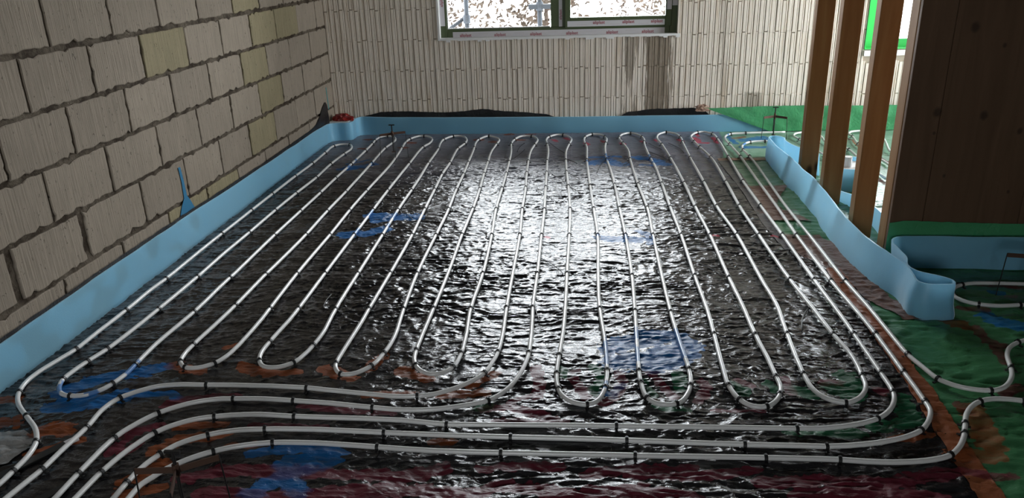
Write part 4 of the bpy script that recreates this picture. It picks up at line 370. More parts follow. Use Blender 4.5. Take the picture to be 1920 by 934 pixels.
def grid_mesh(name, P):
    ny, nx = P.shape[:2]
    idx = np.arange(nx*ny).reshape(ny, nx)
    q = np.stack([idx[:-1, :-1], idx[:-1, 1:], idx[1:, 1:], idx[1:, :-1]], -1).reshape(-1, 4)
    me = bpy.data.meshes.new(name)
    me.vertices.add(nx*ny); me.vertices.foreach_set('co', P.reshape(-1).astype(np.float32))
    me.loops.add(q.size); me.loops.foreach_set('vertex_index', q.ravel().astype(np.int32))
    me.polygons.add(len(q)); me.polygons.foreach_set('loop_start', np.arange(0, q.size, 4, dtype=np.int32))
    me.polygons.foreach_set('loop_total', np.full(len(q), 4, np.int32))
    me.polygons.foreach_set('use_smooth', np.ones(len(q), bool))
    me.update(calc_edges=True); return me
def sheet(name, mt, ys, xls, xrs, dx, dy, zo=0.0, amp=1.0, jag=0.0, parent=None, fine=1.0):
    y0, y1 = ys[0], ys[-1]
    ny = int(abs(y1-y0)/dy)+2; yy = np.linspace(y0, y1, ny)
    xl = np.interp(yy, ys, xls); xr = np.interp(yy, ys, xrs)
    if jag: xr = xr+jag*(vn(yy/.03, yy*0+.3, 2)-.5)+jag*(vn(yy/.11, yy*0+.7, 3)-.5)
    if jag > .004: xl = xl+jag*(vn(yy/.03, yy*0+5.3, 2)-.5)
    nx = int(max(xr-xl)/dx)+2; u = np.linspace(0, 1, nx)
    X = xl[:, None]+(xr-xl)[:, None]*u[None]; Y = np.repeat(yy[:, None], nx, 1)
    Z = foil_z(X, Y, amp, fine)+zo
    me = grid_mesh(name, np.stack([X, Y, Z], -1)); set_paint(me, X.ravel(), Y.ravel())
    return link(name, me, mt, parent)

# ------------------------------------------------------------------ materials
def foil_mat(name, col, col2, rough=(.05, .17), spec=.55, trans=0.0, fine=.42, far_col=None):
    mt, nt, b = mat(name, col, .15, spec)
    at = N(nt, 'ShaderNodeAttribute', attribute_name='paint')
    base = mixc(nt, noise(nt, (1, 1, 1), 3, 3), col, col2)
    if far_col:        # film colour blends to a paler tone towards the far wall
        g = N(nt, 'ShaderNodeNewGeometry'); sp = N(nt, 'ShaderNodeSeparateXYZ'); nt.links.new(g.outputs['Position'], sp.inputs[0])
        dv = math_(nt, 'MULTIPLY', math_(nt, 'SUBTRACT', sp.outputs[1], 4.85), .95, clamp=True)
        base = mixc(nt, math_(nt, 'MULTIPLY', dv, math_(nt, 'ADD', noise(nt, (1, 1, 1), 6, 4), .3)), base, far_col)
    n2 = noise(nt, (1, 2, 1), 60, 3)
    fac = ramp(nt, math_(nt, 'ADD', at.outputs['Alpha'], math_(nt, 'MULTIPLY', math_(nt, 'SUBTRACT', n2, .5), .55)), [(.36, 0.0), (.62, 1.0)])
    fac = math_(nt, 'MULTIPLY', fac, math_(nt, 'ADD', math_(nt, 'MULTIPLY', noise(nt, (1, 1.6, 1), 16, 4), .9), .28, clamp=True))
    nt.links.new(mixc(nt, fac, base, at.outputs['Color']), b.inputs['Base Color'])
    if far_col: rough = (rough[0], rough[1])
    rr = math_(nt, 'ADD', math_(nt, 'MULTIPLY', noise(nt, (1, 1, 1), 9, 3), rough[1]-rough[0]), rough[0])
    nt.links.new(math_(nt, 'ADD', math_(nt, 'ADD', rr, math_(nt, 'MULTIPLY', dv, .20) if far_col else 0.0), math_(nt, 'MULTIPLY', fac, .36)), b.inputs['Roughness'])
    nt.links.new(math_(nt, 'MULTIPLY', math_(nt, 'SUBTRACT', 1.0, math_(nt, 'MULTIPLY', fac, .7)), spec), b.inputs['Specular IOR Level'])
    h = noise(nt, (16, 34, 16), 1.7, 4, .62, .9)
    bump(nt, b, h, fine, .010)
    return mt
M_black = foil_mat('black_film', (.010, .010, .012), (.016, .015, .016), far_col=(.20, .20, .245))
M_green = foil_mat('green_film', (.034, .145, .052), (.06, .21, .095), (.22, .4), .45, fine=.3, far_col=(.22, .36, .27))
M_brown = foil_mat('brown_tape', (.30, .090, .032), (.21, .070, .032), (.28, .45), .4, fine=.35)
M_brown2 = foil_mat('brown_film', (.17, .075, .045), (.10, .05, .035), (.22, .42), .5, fine=.5, far_col=(.34, .22, .16))
M_grey = foil_mat('grey_tape', (.055, .05, .052), (.075, .07, .07), (.3, .45), .5, fine=.1)
M_upblack = foil_mat('black_upstand_film', (.010, .010, .011), (.015, .014, .014), (.3, .5), .3)

M_pipe, nt, b = mat('white_pipe', (.60, .585, .55), .27, .5)
at = N(nt, 'ShaderNodeAttribute', attribute_name='paint')
nz = noise(nt, (1, 1, 1), 90, 3)
fac = ramp(nt, math_(nt, 'ADD', at.outputs['Alpha'], math_(nt, 'MULTIPLY', math_(nt, 'SUBTRACT', nz, .5), .8)), [(.52, 0.0), (.8, .85)])
nt.links.new(mixc(nt, fac, mixc(nt, noise(nt, (1, 1, 1), 2.2, 3), (.74, .73, .71), (.66, .65, .63)), at.outputs['Color']), b.inputs['Base Color'])

M_clip, _, _ = mat('black_plastic', (.008, .008, .008), .45)
def strip_mat():
    mt, nt, b = mat('blue_foam', (.13, .40, .62), .36, .6)
    nt.links.new(mixc(nt, noise(nt, (1, 1, 1), 4, 4), (.27, .60, .80), (.33, .66, .83)), b.inputs['Base Color'])
    h = noise(nt, (1, 1, 1), 170, 3, .7)
    bump(nt, b, h, .25, .004)
    # thin closed-cell foam: some daylight comes through it
    t = N(nt, 'ShaderNodeBsdfTranslucent'); t.inputs['Color'].default_value = (.62, .88, .99, 1)
    b.inputs['Sheen Weight'].default_value = 1.0; b.inputs['Sheen Roughness'].default_value = .35
    mx = N(nt, 'ShaderNodeMixShader', Fac=.45); out = nt.nodes['Material Output']
    nt.links.new(b.outputs[0], mx.inputs[1]); nt.links.new(t.outputs[0], mx.inputs[2]); nt.links.new(mx.outputs[0], out.inputs[0])
    return mt
M_blue = strip_mat()
def block_mat(name, c1, c2):
    mt, nt, b = mat(name, c1, .95, .15)
    oi = N(nt, 'ShaderNodeObjectInfo')
    base = mixc(nt, noise(nt, (1, 1, 1), 5, 5, .6), c1, c2)
    v = math_(nt, 'ADD', math_(nt, 'MULTIPLY', oi.outputs['Random'], .16), .92)
    hs = N(nt, 'ShaderNodeHueSaturation'); nt.links.new(base, hs.inputs['Color']); nt.links.new(v, hs.inputs['Value'])
    streak = ramp(nt, noise(nt, (1, 90, 5), 1.3, 4, .65), [(.36, 0.80), (.58, 1.0)])
    pits = ramp(nt, noise(nt, (1, 30, 18), 2.2, 5, .7, .4), [(.30, 0.22), (.37, 1.0)])
    st = mixc(nt, 1.0, hs.outputs[0], streak); nt.nodes[-1].blend_type = 'MULTIPLY'
    pt = mixc(nt, 1.0, st, pits); nt.nodes[-1].blend_type = 'MULTIPLY'
    nt.links.new(pt, b.inputs['Base Color'])
    h = math_(nt, 'ADD', math_(nt, 'MULTIPLY', noise(nt, (1, 90, 4), 1.2, 3, .6), .8), math_(nt, 'MULTIPLY', pits, .5))
    bump(nt, b, h, .75, .007)
    return mt
M_block = block_mat('grey_block', (.295, .246, .192), (.23, .19, .147))
M_blocky = block_mat('yellowish_block', (.29, .245, .152), (.225, .19, .115))
M_mortar, nt, b = mat('mortar', (.13, .10, .075), .95, .1)
nt.links.new(mixc(nt, ramp(nt, noise(nt, (1, 1, 1), 7, 5, .7), [(.42, 0.0), (.6, 1.0)]), (.040, .029, .020), (.120, .097, .072)), b.inputs['Base Color'])
bump(nt, b, noise(nt, (1, 1, 1), 45, 5, .7), .9, .012)

def eps_mat():
    mt, nt, b = mat('ribbed_foam_block', (.6, .56, .5), .85, .2)
    base = mixc(nt, noise(nt, (1, 1, 1), 3, 5, .6), (.83, .75, .65), (.70, .62, .525))
    streak = ramp(nt, noise(nt, (14, 1, .9), 2.0, 5, .65), [(.30, (.72, .64, .54)), (.46, (1., 1., 1.))])
    base = mixc(nt, .8, base, streak); nt.nodes[-1].blend_type = 'MULTIPLY'
    # cement run below the window and a few dribbles: stains with a shape of their own
    g = N(nt, 'ShaderNodeNewGeometry'); sp = N(nt, 'ShaderNodeSeparateXYZ'); nt.links.new(g.outputs['Position'], sp.inputs[0])
    x, z = sp.outputs[0], sp.outputs[2]
    nn = noise(nt, (22, 1, 2.2), 1.6, 5, .7)
    def band(cx, hw, zlo, zhi, k):
        dx = math_(nt, 'DIVIDE', math_(nt, 'ABSOLUTE', math_(nt, 'SUBTRACT', x, cx)), hw)
        inx = math_(nt, 'SUBTRACT', 1.35, dx)
        zz = math_(nt, 'MULTIPLY', math_(nt, 'SUBTRACT', z, zlo), 1/(zhi-zlo), clamp=True)
        s = math_(nt, 'MINIMUM', inx, math_(nt, 'ADD', zz, .38))
        top = math_(nt, 'LESS_THAN', z, zhi+.02)
        v = math_(nt, 'MULTIPLY', math_(nt, 'ADD', s, math_(nt, 'MULTIPLY', math_(nt, 'SUBTRACT', nn, .5), k)), top)
        return ramp(nt, v, [(.5, 0.0), (.68, 1.0)])
    s1 = band(.655, .135, -.15, .80, 1.5)
    s2 = band(.42, .06, .35, .79, 3.0)
    s3 = band(1.17, .05, .2, 2.2, 2.2)
    st = math_(nt, 'MAXIMUM', s1, math_(nt, 'MULTIPLY', s2, .75)); st = math_(nt, 'MAXIMUM', st, math_(nt, 'MULTIPLY', s3, .35))
    cem = mixc(nt, noise(nt, (30, 1, 10), 2, 4), (.185, .145, .105), (.36, .30, .235))
    # one dab of mortar low on the right
    px = math_(nt, 'ABSOLUTE', math_(nt, 'SUBTRACT', x, 1.44)); pz = math_(nt, 'SUBTRACT', z, .27)
    dab = ramp(nt, math_(nt, 'ADD', math_(nt, 'SUBTRACT', .13, math_(nt, 'MAXIMUM', px, math_(nt, 'MULTIPLY', pz, 1.6))), math_(nt, 'MULTIPLY', math_(nt, 'SUBTRACT', nn, .5), .12)), [(.05, 0.0), (.075, 1.0)])
    c = mixc(nt, st, base, cem); c = mixc(nt, math_(nt, 'MULTIPLY', dab, .8), c, (.30, .26, .20))
    nt.links.new(c, b.inputs['Base Color'])
    bump(nt, b, noise(nt, (1, 1, 1), 120, 3), .2, .003)
    return mt
M_eps = eps_mat()
M_epsback, _, _ = mat('foam_groove', (.40, .335, .26), .95, .1)
M_plaster, nt, b = mat('rough_render', (.22, .20, .18), .9, .2)
bump(nt, b, noise(nt, (1, 1, 1), 30, 4), .4, .01)
M_conc, nt, b = mat('concrete', (.24, .235, .225), .9, .2)
bump(nt, b, noise(nt, (1, 1, 1), 20, 4), .3, .01)
M_greenframe, _, _ = mat('green_window_frame', (.062, .088, .030), .5)
M_brightgreen, _, _ = mat('bright_green_frame', (.05, .52, .11), .4)
M_white, nt, b = mat('white_foam', (.80, .79, .77), .8, .2)
bump(nt, b, noise(nt, (1, 1, 1), 60, 3), .4, .006)
M_tape, _, _ = mat('white_protective_tape', (.62, .60, .62), .35)
M_red, _, _ = mat('red_lettering', (.30, .03, .05), .6)
M_pink, _, _ = mat('pale_lettering', (.46, .34, .37), .6)
def wood_mat(name, c1, c2, axis=(9, 9, .7), knots=True):
    mt, nt, b = mat(name, c1, .65, .25)
    oi = N(nt, 'ShaderNodeObjectInfo')
    g = N(nt, 'ShaderNodeNewGeometry')
    ad = N(nt, 'ShaderNodeVectorMath', operation='ADD'); nt.links.new(g.outputs['Position'], ad.inputs[0])
    rv = N(nt, 'ShaderNodeCombineXYZ'); nt.links.new(math_(nt, 'MULTIPLY', oi.outputs['Random'], 9), rv.inputs[2]); nt.links.new(rv.outputs[0], ad.inputs[1])
    mp = N(nt, 'ShaderNodeMapping'); mp.inputs['Scale'].default_value = axis; nt.links.new(ad.outputs[0], mp.inputs[0])
    n = N(nt, 'ShaderNodeTexNoise'); n.inputs['Scale'].default_value = 2.2; n.inputs['Detail'].default_value = 6; n.inputs['Distortion'].default_value = .8
    nt.links.new(mp.outputs[0], n.inputs['Vector'])
    c = mixc(nt, ramp(nt, n.outputs[0], [(.3, 0.0), (.7, 1.0)]), c1, c2)
    if knots:
        mp2 = N(nt, 'ShaderNodeMapping'); mp2.inputs['Scale'].default_value = (5.5, 5.5, 2.6); nt.links.new(ad.outputs[0], mp2.inputs[0])
        vo = N(nt, 'ShaderNodeTexVoronoi'); vo.inputs['Scale'].default_value = 1.0; nt.links.new(mp2.outputs[0], vo.inputs['Vector'])
        k = ramp(nt, vo.outputs['Distance'], [(.06, 1.0), (.13, 0.0)])
        c = mixc(nt, k, c, tuple(v*.22 for v in c2))
    nt.links.new(c, b.inputs['Base Color'])
    bump(nt, b, n.outputs[0], .15, .004)
    return mt
M_stud = wood_mat('spruce_stud', (.30, .162, .066), (.23, .112, .040))
def knots(mt, pts):
    nt = mt.node_tree; b = nt.nodes['Principled BSDF']; src = b.inputs['Base Color'].links[0].from_socket
    g = N(nt, 'ShaderNodeNewGeometry'); k = None
    for x, z, r_ in pts:
        v = N(nt, 'ShaderNodeVectorMath', operation='SUBTRACT'); nt.links.new(g.outputs['Position'], v.inputs[0]); v.inputs[1].default_value = (x, 3.62, z)
        sc = N(nt, 'ShaderNodeVectorMath', operation='MULTIPLY'); nt.links.new(v.outputs[0], sc.inputs[0]); sc.inputs[1].default_value = (1/r_, .1, .8/r_)
        ln = N(nt, 'ShaderNodeVectorMath', operation='LENGTH'); nt.links.new(sc.outputs[0], ln.inputs[0])
        q = ramp(nt, math_(nt, 'ADD', ln.outputs['Value'], math_(nt, 'MULTIPLY', noise(nt, (1, 1, 1), 40, 3), .4)), [(.55, 1.0), (1.0, 0.0)])
        k = q if k is None else math_(nt, 'MAXIMUM', k, q)
    nt.links.new(mixc(nt, math_(nt, 'MULTIPLY', k, .62), src, (.016, .009, .006)), b.inputs['Base Color'])
M_board = wood_mat('brown_board', (.14, .078, .045), (.10, .055, .03), knots=False)
knots(M_board, KNOTS)
M_metal, nt, b = mat('rusty_steel', (.10, .055, .038), .6, .4, .5)
M_dark, _, _ = mat('dark_steel', (.02, .018, .017), .5, .4, .3)
M_glass = bpy.data.materials.new('window_glass'); M_glass.use_nodes = True
nt = M_glass.node_tree; nt.nodes.clear()
o_ = N(nt, 'ShaderNodeOutputMaterial'); tr = N(nt, 'ShaderNodeBsdfTransparent'); gl = N(nt, 'ShaderNodeBsdfGlossy'); gl.inputs['Roughness'].default_value = .02
tr.inputs['Color'].default_value = (.94, .97, .95, 1)
fr = N(nt, 'ShaderNodeFresnel'); fr.inputs[0].default_value = 1.45; mx = N(nt, 'ShaderNodeMixShader')
nt.links.new(fr.outputs[0], mx.inputs[0]); nt.links.new(tr.outputs[0], mx.inputs[1]); nt.links.new(gl.outputs[0], mx.inputs[2]); nt.links.new(mx.outputs[0], o_.inputs[0])

# ------------------------------------------------------------------ the room shell
YB = 6.5854; XL = -2.1293; XR = 3.75; YF = -2.2; ZC = 2.55
fl = MB().box(XL-.25, XR+.25, YF-.25, YB+.3, -.20, -.0125).build('floor', M_conc); struct(fl)
ce = MB().box(XL-.25, XR+.25, YF-.25, YB+.3, ZC, ZC+.2).build('ceiling', M_conc); struct(ce)
struct(MB().box(XL-.25, -1.05, YF-.25, YF, -.2, ZC).box(-.05, XR+.25, YF-.25, YF, -.2, ZC).box(-1.05, -.05, YF-.25, YF, -.2, .95).box(-1.05, -.05, YF-.25, YF, 1.95, ZC).build('wall_rear', M_plaster))
wr = MB()
wr.box(XR, XR+.25, YF, 5.1, -.2, ZC).box(XR, XR+.25, 6.45, YB+.3, -.2, ZC).box(XR, XR+.25, 5.1, 6.45, 2.3, ZC).box(XR, XR+.25, 5.1, 6.45, -.2, 0)
struct(wr.build('wall_right', M_plaster))

# left wall: mortar body with every block standing proud of it
wl = struct(MB().box(XL-.25, XL-.008, YF, YB+.3, -.2, ZC).build('wall_left', M_mortar))
ZJ = [1.371, 1.1466, .9211, .7014, .4771, .2525, .03]
def block(y0, y1, z0, z1, seed, mt):
    rnd = random.Random(seed)
    n1, n2 = 15, 9; pts = []
    for i in range(n1): pts.append((y0+(y1-y0)*i/n1, z0, 0, 1))
    for i in range(n2): pts.append((y1, z0+(z1-z0)*i/n2, 1, 0))
    for i in range(n1): pts.append((y1-(y1-y0)*i/n1, z1, 0, 1))
    for i in range(n2): pts.append((y0, z1-(z1-z0)*i/n2, 1, 0))
    n = len(pts); cy = (y0+y1)/2; cz = (z0+z1)/2; V = []; 
    jit = [(rnd.gauss(0, .0014)-(.008 if rnd.random() < .10 else 0), rnd.gauss(0, .0016)-(.009 if rnd.random() < .10 else 0)-(.006 if p[1] < z0+.01 and rnd.random() < .3 else 0)) for p in pts]
    def ring(x, inset):
        for (y, z, a, b_), (ja, jb) in zip(pts, jit):
            sy = 1 if y < cy else -1; sz = 1 if z < cz else -1
            V.append((x, y+sy*(inset-ja), z+sz*(inset-jb)))
    dx = rnd.uniform(-.002, .002)
    ring(XL-.03, 0); ring(XL-.003+dx, 0); ring(XL+dx, .004)
    F = [(k*n+i, k*n+(i+1) % n, (k+1)*n+(i+1) % n, (k+1)*n+i) for k in (0, 1) for i in range(n)]
    F.append(tuple(2*n+i for i in range(n)))
    return pydata('block', V, F, mt, wl)
YELLOW = {(0, 5), (1, 3), (1, 6), (2, 6), (4, 6), (5, 4), (3, 6), (1, 7), (5, 3)}
for c in range(6):
    J = WALLJ[c]
    js = [J[0]-.445*k for k in range(10, 0, -1)] + J
    while js[-1] < YB-.2: js.append(js[-1]+.445)
    js = [v for v in js if v < YB-.05] + [YB+.01]
    for i in range(len(js)-1):
        if js[i+1] < 1.6 and c not in (0, 1): pass
        gap = .0055
        wide_r = .016 if (c == 4 and (abs(js[i+1]-J[1]) < .01 or abs(js[i+1]-J[0]) < .01)) else 0
        k = i-9
        block(js[i]+gap, js[i+1]-gap-wide_r*1.6, ZJ[c+1]+.008, ZJ[c]-(.009 if c != 1 else .012), c*50+i, M_blocky if (c, k) in YELLOW else M_block)
for c in range(5):      # courses above the picture, same bond
    z0 = 1.371+.2245*c
    y = YF+.2*(c % 2)
    while y < YB:
        if y > 1.5: block(y+.006, min(y+.439, YB), z0+.008, z0+.216, 900+c*50+int(y*10), M_block)
        y += .445
# flat blue spray marks on the left wall
def paint_patch(name, poly, mt, x=XL+.0035):
    n = len(poly); V = [(x-.001, y, z) for y, z in poly]+[(x, y, z) for y, z in poly]
    F = [tuple(range(n, 2*n))]+[(i, (i+1) % n, n+(i+1) % n, n+i) for i in range(n)]
    return pydata(name, V, F, mt, wl)
M_paint, nt, b = mat('blue_spray', (.028, .15, .27), .8, .2)
M_teal, _, _ = mat('teal_spray', (.04, .25, .26), .8, .2)
paint_patch('spray_mark', [(3.835, .44), (3.858, .438), (3.868, .36), (3.873, .275), (3.90, .24), (3.93, .19), (3.936, .165), (3.905, .185), (3.885, .155), (3.862, .19), (3.84, .15), (3.815, .18), (3.775, .14), (3.74, .135), (3.765, .19), (3.80, .235), (3.838, .27), (3.843, .36)], M_paint)['label'] = 'blue spray paint arrow on the grey blocks'
paint_patch('spray_mark', [(6.41, .44), (6.423, .44), (6.432, .33), (6.437, .25), (6.424, .25), (6.418, .33)], M_teal)['label'] = 'thin teal spray line beside the corner'

# back wall: body round two windows, ribbed foam blocks on its face
W1 = (-1.162, .797, .7955, 2.28); W2 = (2.283, 3.5, .645, 2.28)
wb = MB(); y0, y1 = YB+.008, YB+.28
wb.box(XL-.25, W1[0], y0, y1, -.2, ZC).box(W1[1], W2[0], y0, y1, -.2, ZC).box(W2[1], XR+.25, y0, y1, -.2, ZC)
wb.box(W1[0], W1[1], y0, y1, -.2, W1[2]).box(W1[0], W1[1], y0, y1, W1[3], ZC).box(W2[0], W2[1], y0, y1, -.2, W2[2]).box(W2[0], W2[1], y0, y1, W2[3], ZC)
wallb = struct(wb.build('wall_back', M_epsback))
PER = .0435; TOOTH = .006
def ribbed(x0, x1, z0, z1, seed, base_k):
    rnd = random.Random(seed); mb = MB()
    k0 = int(math.floor((x0-XL)/PER+.01)); k1 = int(math.ceil((x1-XL)/PER-.01))
    def rib(a, b_, zb, zt, dp, ch):
        a = max(a, x0); b_ = min(b_, x1)
        if b_-a < .004: return
        n = len(mb.v); c = min(ch, (b_-a)*.35)
        for z in (zb, zt): mb.v.extend([(a, YB+.010, z), (a+c*.3, YB+dp+.0022, z), (a+c, YB+dp, z), (b_-c, YB+dp, z), (b_-c*.3, YB+dp+.0022, z), (b_, YB+.010, z)])
        for q in range(5): mb.f.append((n+q, n+q+1, n+6+q+1, n+6+q))
        mb.f.append(tuple(n+q for q in range(5, -1, -1))); mb.f.append(tuple(n+6+q for q in range(6)))
    for k in range(k0, k1):
        a = XL+k*PER; t = TOOTH if k % 2 else -TOOTH
        g = .0013+rnd.uniform(0, .0011)+(.0012 if k % 2 else 0)
        f = rnd.uniform(-.0015, .0010); sp_ = a+PER*rnd.uniform(.58, .66)
        notch = .007 if rnd.random() < .45 else 0
        rib(a+g, sp_-.0006, z0+t+.0009, z1+t-.0009-notch, f, .0026)
        rib(sp_+.0006, a+PER-g, z0+t+.0009, z1+t-.0009-(.004 if rnd.random() < .2 else 0), f+rnd.uniform(0, .0016), .0026)
    return mb.build('insulation_block', M_eps, wallb)
for r in range(-1, 10):
    z0 = .0455+.25*r; z1 = z0+.25
    if z1 < .02 or z0 > ZC: continue
    z0 = max(z0, -.01); z1 = min(z1, ZC)
    x = XL-PER*(7 if r % 2 else 19); i = 0
    while x < XR:
        a, b_ = max(x, XL), min(x+PER*26, XR); x += PER*26
        segs = [(a, b_)]
        for wn in (W1, W2):
            if z1 > wn[2]+.03 and z0 < wn[3]-.03:
                ns = []
                for s0, s1 in segs:
                    if s1 <= wn[0] or s0 >= wn[1]: ns.append((s0, s1)); continue
                    if s0 < wn[0]: ns.append((s0, wn[0]))
                    if s1 > wn[1]: ns.append((wn[1], s1))
                segs = ns
        for s0, s1 in segs:
            if s1-s0 > .03:
                zz1 = z1
                for wn in (W1, W2):
                    if s1 > wn[0]+.02 and s0 < wn[1]-.02 and z0 < wn[2] < z1: pass
                ribbed(s0, s1, z0, zz1, r*40+i+5, 0); i += 1

# window_1: fixed light on the left, sash on the right, tape with red lettering
def lettering(txt, size, x, y, z, rot, mt, parent, name='lettering'):
    cu = bpy.data.curves.new(name, 'FONT'); cu.body = txt; cu.size = size; cu.align_x = 'CENTER'; cu.align_y = 'CENTER'; cu.extrude = .0003; cu.resolution_u = 3
    cu.offset = size*.012
    t = bpy.data.objects.new(name, cu); COL.objects.link(t)
    dg = bpy.context.evaluated_depsgraph_get(); dg.update()
    me = bpy.data.meshes.new_from_object(t.evaluated_get(dg)); bpy.data.objects.remove(t)
    o = link(name, me, None, parent); me.materials.clear(); me.materials.append(mt)
    o.location = (x, y, z); o.rotation_euler = rot; return o
YW = YB+.055        # inner face of the frame
w1 = struct(empty('window_1', (0, YW, W1[2])))
def wpart(name, mt, parent, *boxes, bevel=.003):
    mb = MB()
    for bx in boxes: mb.box(*bx)
    o = mb.build(name, mt, None, bevel=bevel); o.parent = parent; o.matrix_parent_inverse = Matrix.Translation(-Vector(parent.location)) if parent.type == 'EMPTY' else parent.matrix_parent_inverse
    return o
x0, x1, z0, z1 = W1
fr1 = wpart('frame', M_greenframe, w1, (x0, x0+.062, YW, YW+.07, z0, z1), (x1-.062, x1, YW, YW+.07, z0, z1), (x0+.062, x1-.062, YW, YW+.07, z0, z0+.072), (x0+.062, x1-.062, YW, YW+.07, z1-.06, z1), (-.235, -.112, YW, YW+.07, z0+.072, z1-.06))
sx0, sx1, sz0 = -.118, x1-.048, z0+.062
sash = wpart('sash', M_greenframe, w1, (sx0, sx0+.045, YW-.015, YW+.05, sz0, z1-.05), (sx1-.05, sx1, YW-.015, YW+.05, sz0, z1-.05), (sx0+.045, sx1-.05, YW-.015, YW+.05, sz0, sz0+.082), (sx0+.045, sx1-.05, YW-.015, YW+.05, z1-.13, z1-.05))
bead = wpart('glazing_bead', M_white, w1, (x0+.062, x0+.068, YW+.01, YW+.03, z0+.072, z1-.06), (x0+.068, -.24, YW+.01, YW+.03, z0+.072, z0+.080))
wpart('pane', M_glass, w1, (x0+.06, -.233, YW+.034, YW+.040, z0+.07, z1-.05), bevel=0)
wpart('pane', M_glass, w1, (sx0+.04, sx1-.045, YW+.020, YW+.026, sz0+.08, z1-.12), bevel=0)
tb = wpart('protective_tape', M_tape, w1, (x0+.105, x1-.10, YW-.0012, YW-.0004, z0+.006, z0+.050), bevel=0)
ts = wpart('protective_tape', M_tape, w1, (sx0+.02, sx1-.055, YW-.0162, YW-.0154, sz0+.010, sz0+.055), bevel=0)
tl = wpart('protective_tape', M_tape, w1, (x0+.004, x0+.044, YW-.0012, YW-.0004, z0+.10, z1-.2), bevel=0)
tm = wpart('protective_tape', M_tape, w1, (-.168, -.140, YW-.0012, YW-.0004, z0+.075, z1-.2), bevel=0)
tr_ = wpart('protective_tape', M_tape, w1, (sx1-.042, sx1-.004, YW-.0162, YW-.0154, sz0+.13, z1-.3), bevel=0)
tq = wpart('protective_tape', M_tape, w1, (x1-.045, x1-.003, YW-.0012, YW-.0004, z0+.22, z1-.3), bevel=0)
up = (PI/2, 0, 0); UPV = (0, -PI/2, PI/2)
def lset(parent, y, zc, xs, dz=.007):
    off = -Vector((0, YW, W1[2]))
    for i, (xx, big) in enumerate(xs):
        if big: lettering('aliplast', .036, xx, y, zc+(dz if i % 2 else -dz), up, M_red, parent)
        else: lettering('- - - - - - -', .020, xx, y, zc+(dz if i % 2 else -dz), up, M_pink, parent)
bx_ = [(-.95, 1), (-.80, 0), (-.66, 1), (-.50, 0), (-.36, 1), (-.22, 0), (.02-.08, 1), (.10, 0), (.27, 1), (.42, 0), (.56, 1)]
lset(tb, YW-.0016, z0+.028, bx_)
lset(ts, YW-.0166, sz0+.033, [(.02, 0), (.16, 1), (.29, 0), (.40, 1), (.52, 0), (.63, 1)])
for zc in (z0+.30, z0+.62, z0+.94): 
    lettering('aliplast', .034, x0+.024, YW-.0016, zc, (PI/2, -PI/2, 0), M_red, tl)
    lettering('aliplast', .030, -.154, YW-.0016, zc-.13, (PI/2, -PI/2, 0), M_red, tm)
    lettering('aliplast', .034, x1-.024, YW-.0016, zc+.02, (PI/2, -PI/2, 0), M_red, tq)
# white foam bead round the opening, ragged on the wall side
rnd = random.Random(3); pts = []
mb = MB()
nseg = 60
for i in range(nseg):
    a = x0-.012+(x1-x0+.03)*i/nseg; b_ = x0-.012+(x1-x0+.03)*(i+1)/nseg
    mb.box(a, b_, YB-.010, YW+.002, z0-.010-.006*rnd.random()-(.012 if rnd.random() < .08 else 0), z0+.006)
mb.box(x0-.012, x0+.004, YB-.008, YW+.002, z0-.012, z1)
wpart_ = mb.build('foam_bead', M_white, wallb)
MB().box(x1-.003, x1+.012, YB-.004, YW+.002, z0, z1).build('reveal', M_eps, wallb)

# window_2 in the back wall of the side room, bright green frame
w2 = struct(empty('window_2', (0, YW, W2[2])))
x0, x1, z0, z1 = W2; yw = YB+.10
wpart('frame', M_brightgreen, w2, (x0, x0+.10, yw, yw+.08, z0, z1), (x1-.10, x1, yw, yw+.08, z0, z1), (x0+.1, x1-.1, yw, yw+.08, z0, z0+.065), (x0+.1, x1-.1, yw, yw+.08, z1-.08, z1))
wpart('pane', M_glass, w2, (x0+.09, x1-.09, yw+.03, yw+.036, z0+.06, z1-.07), bevel=0)
wpart('reveal_film', M_brightgreen, w2, (x0-.002, x0+.006, YB-.006, yw, z0, z1), (x0-.002, x1, YB-.004, yw, z0-.004, z0+.004), bevel=0)
mb = MB()
for i in range(30):
    a = x0+(x1-x0)*i/30; mb.box(a, a+(x1-x0)/30+.002, YB-.012*rnd.random()-.004, YB+.02, z0-.05-.012*rnd.random(), z0-.012)
mb.build('foam_bead', M_white, wallb)
# glazed door in the right wall of the side room (out of the picture, lights it)
w3 = struct(empty('window_3', (XR, 5.78, 0)))
wpart('frame', M_greenframe, w3, (XR+.08, XR+.16, 5.1, 5.18, 0, 2.3), (XR+.08, XR+.16, 6.37, 6.45, 0, 2.3), (XR+.08, XR+.16, 5.18, 6.37, 0, .08), (XR+.08, XR+.16, 5.18, 6.37, 2.22, 2.3))
wpart('pane', M_glass, w3, (XR+.11, XR+.116, 5.16, 6.39, .06, 2.24), bevel=0)
# window behind the camera
w4 = struct(empty('window_4', (-.55, YF, .95)))
wpart('frame', M_greenframe, w4, (-1.05, -.98, YF-.16, YF-.08, .95, 1.95), (-.12, -.05, YF-.16, YF-.08, .95, 1.95), (-.98, -.12, YF-.16, YF-.08, .95, 1.02), (-.98, -.12, YF-.16, YF-.08, 1.88, 1.95))
wpart('pane', M_glass, w4, (-1.0, -.1, YF-.13, YF-.124, 1.0, 1.9), bevel=0)

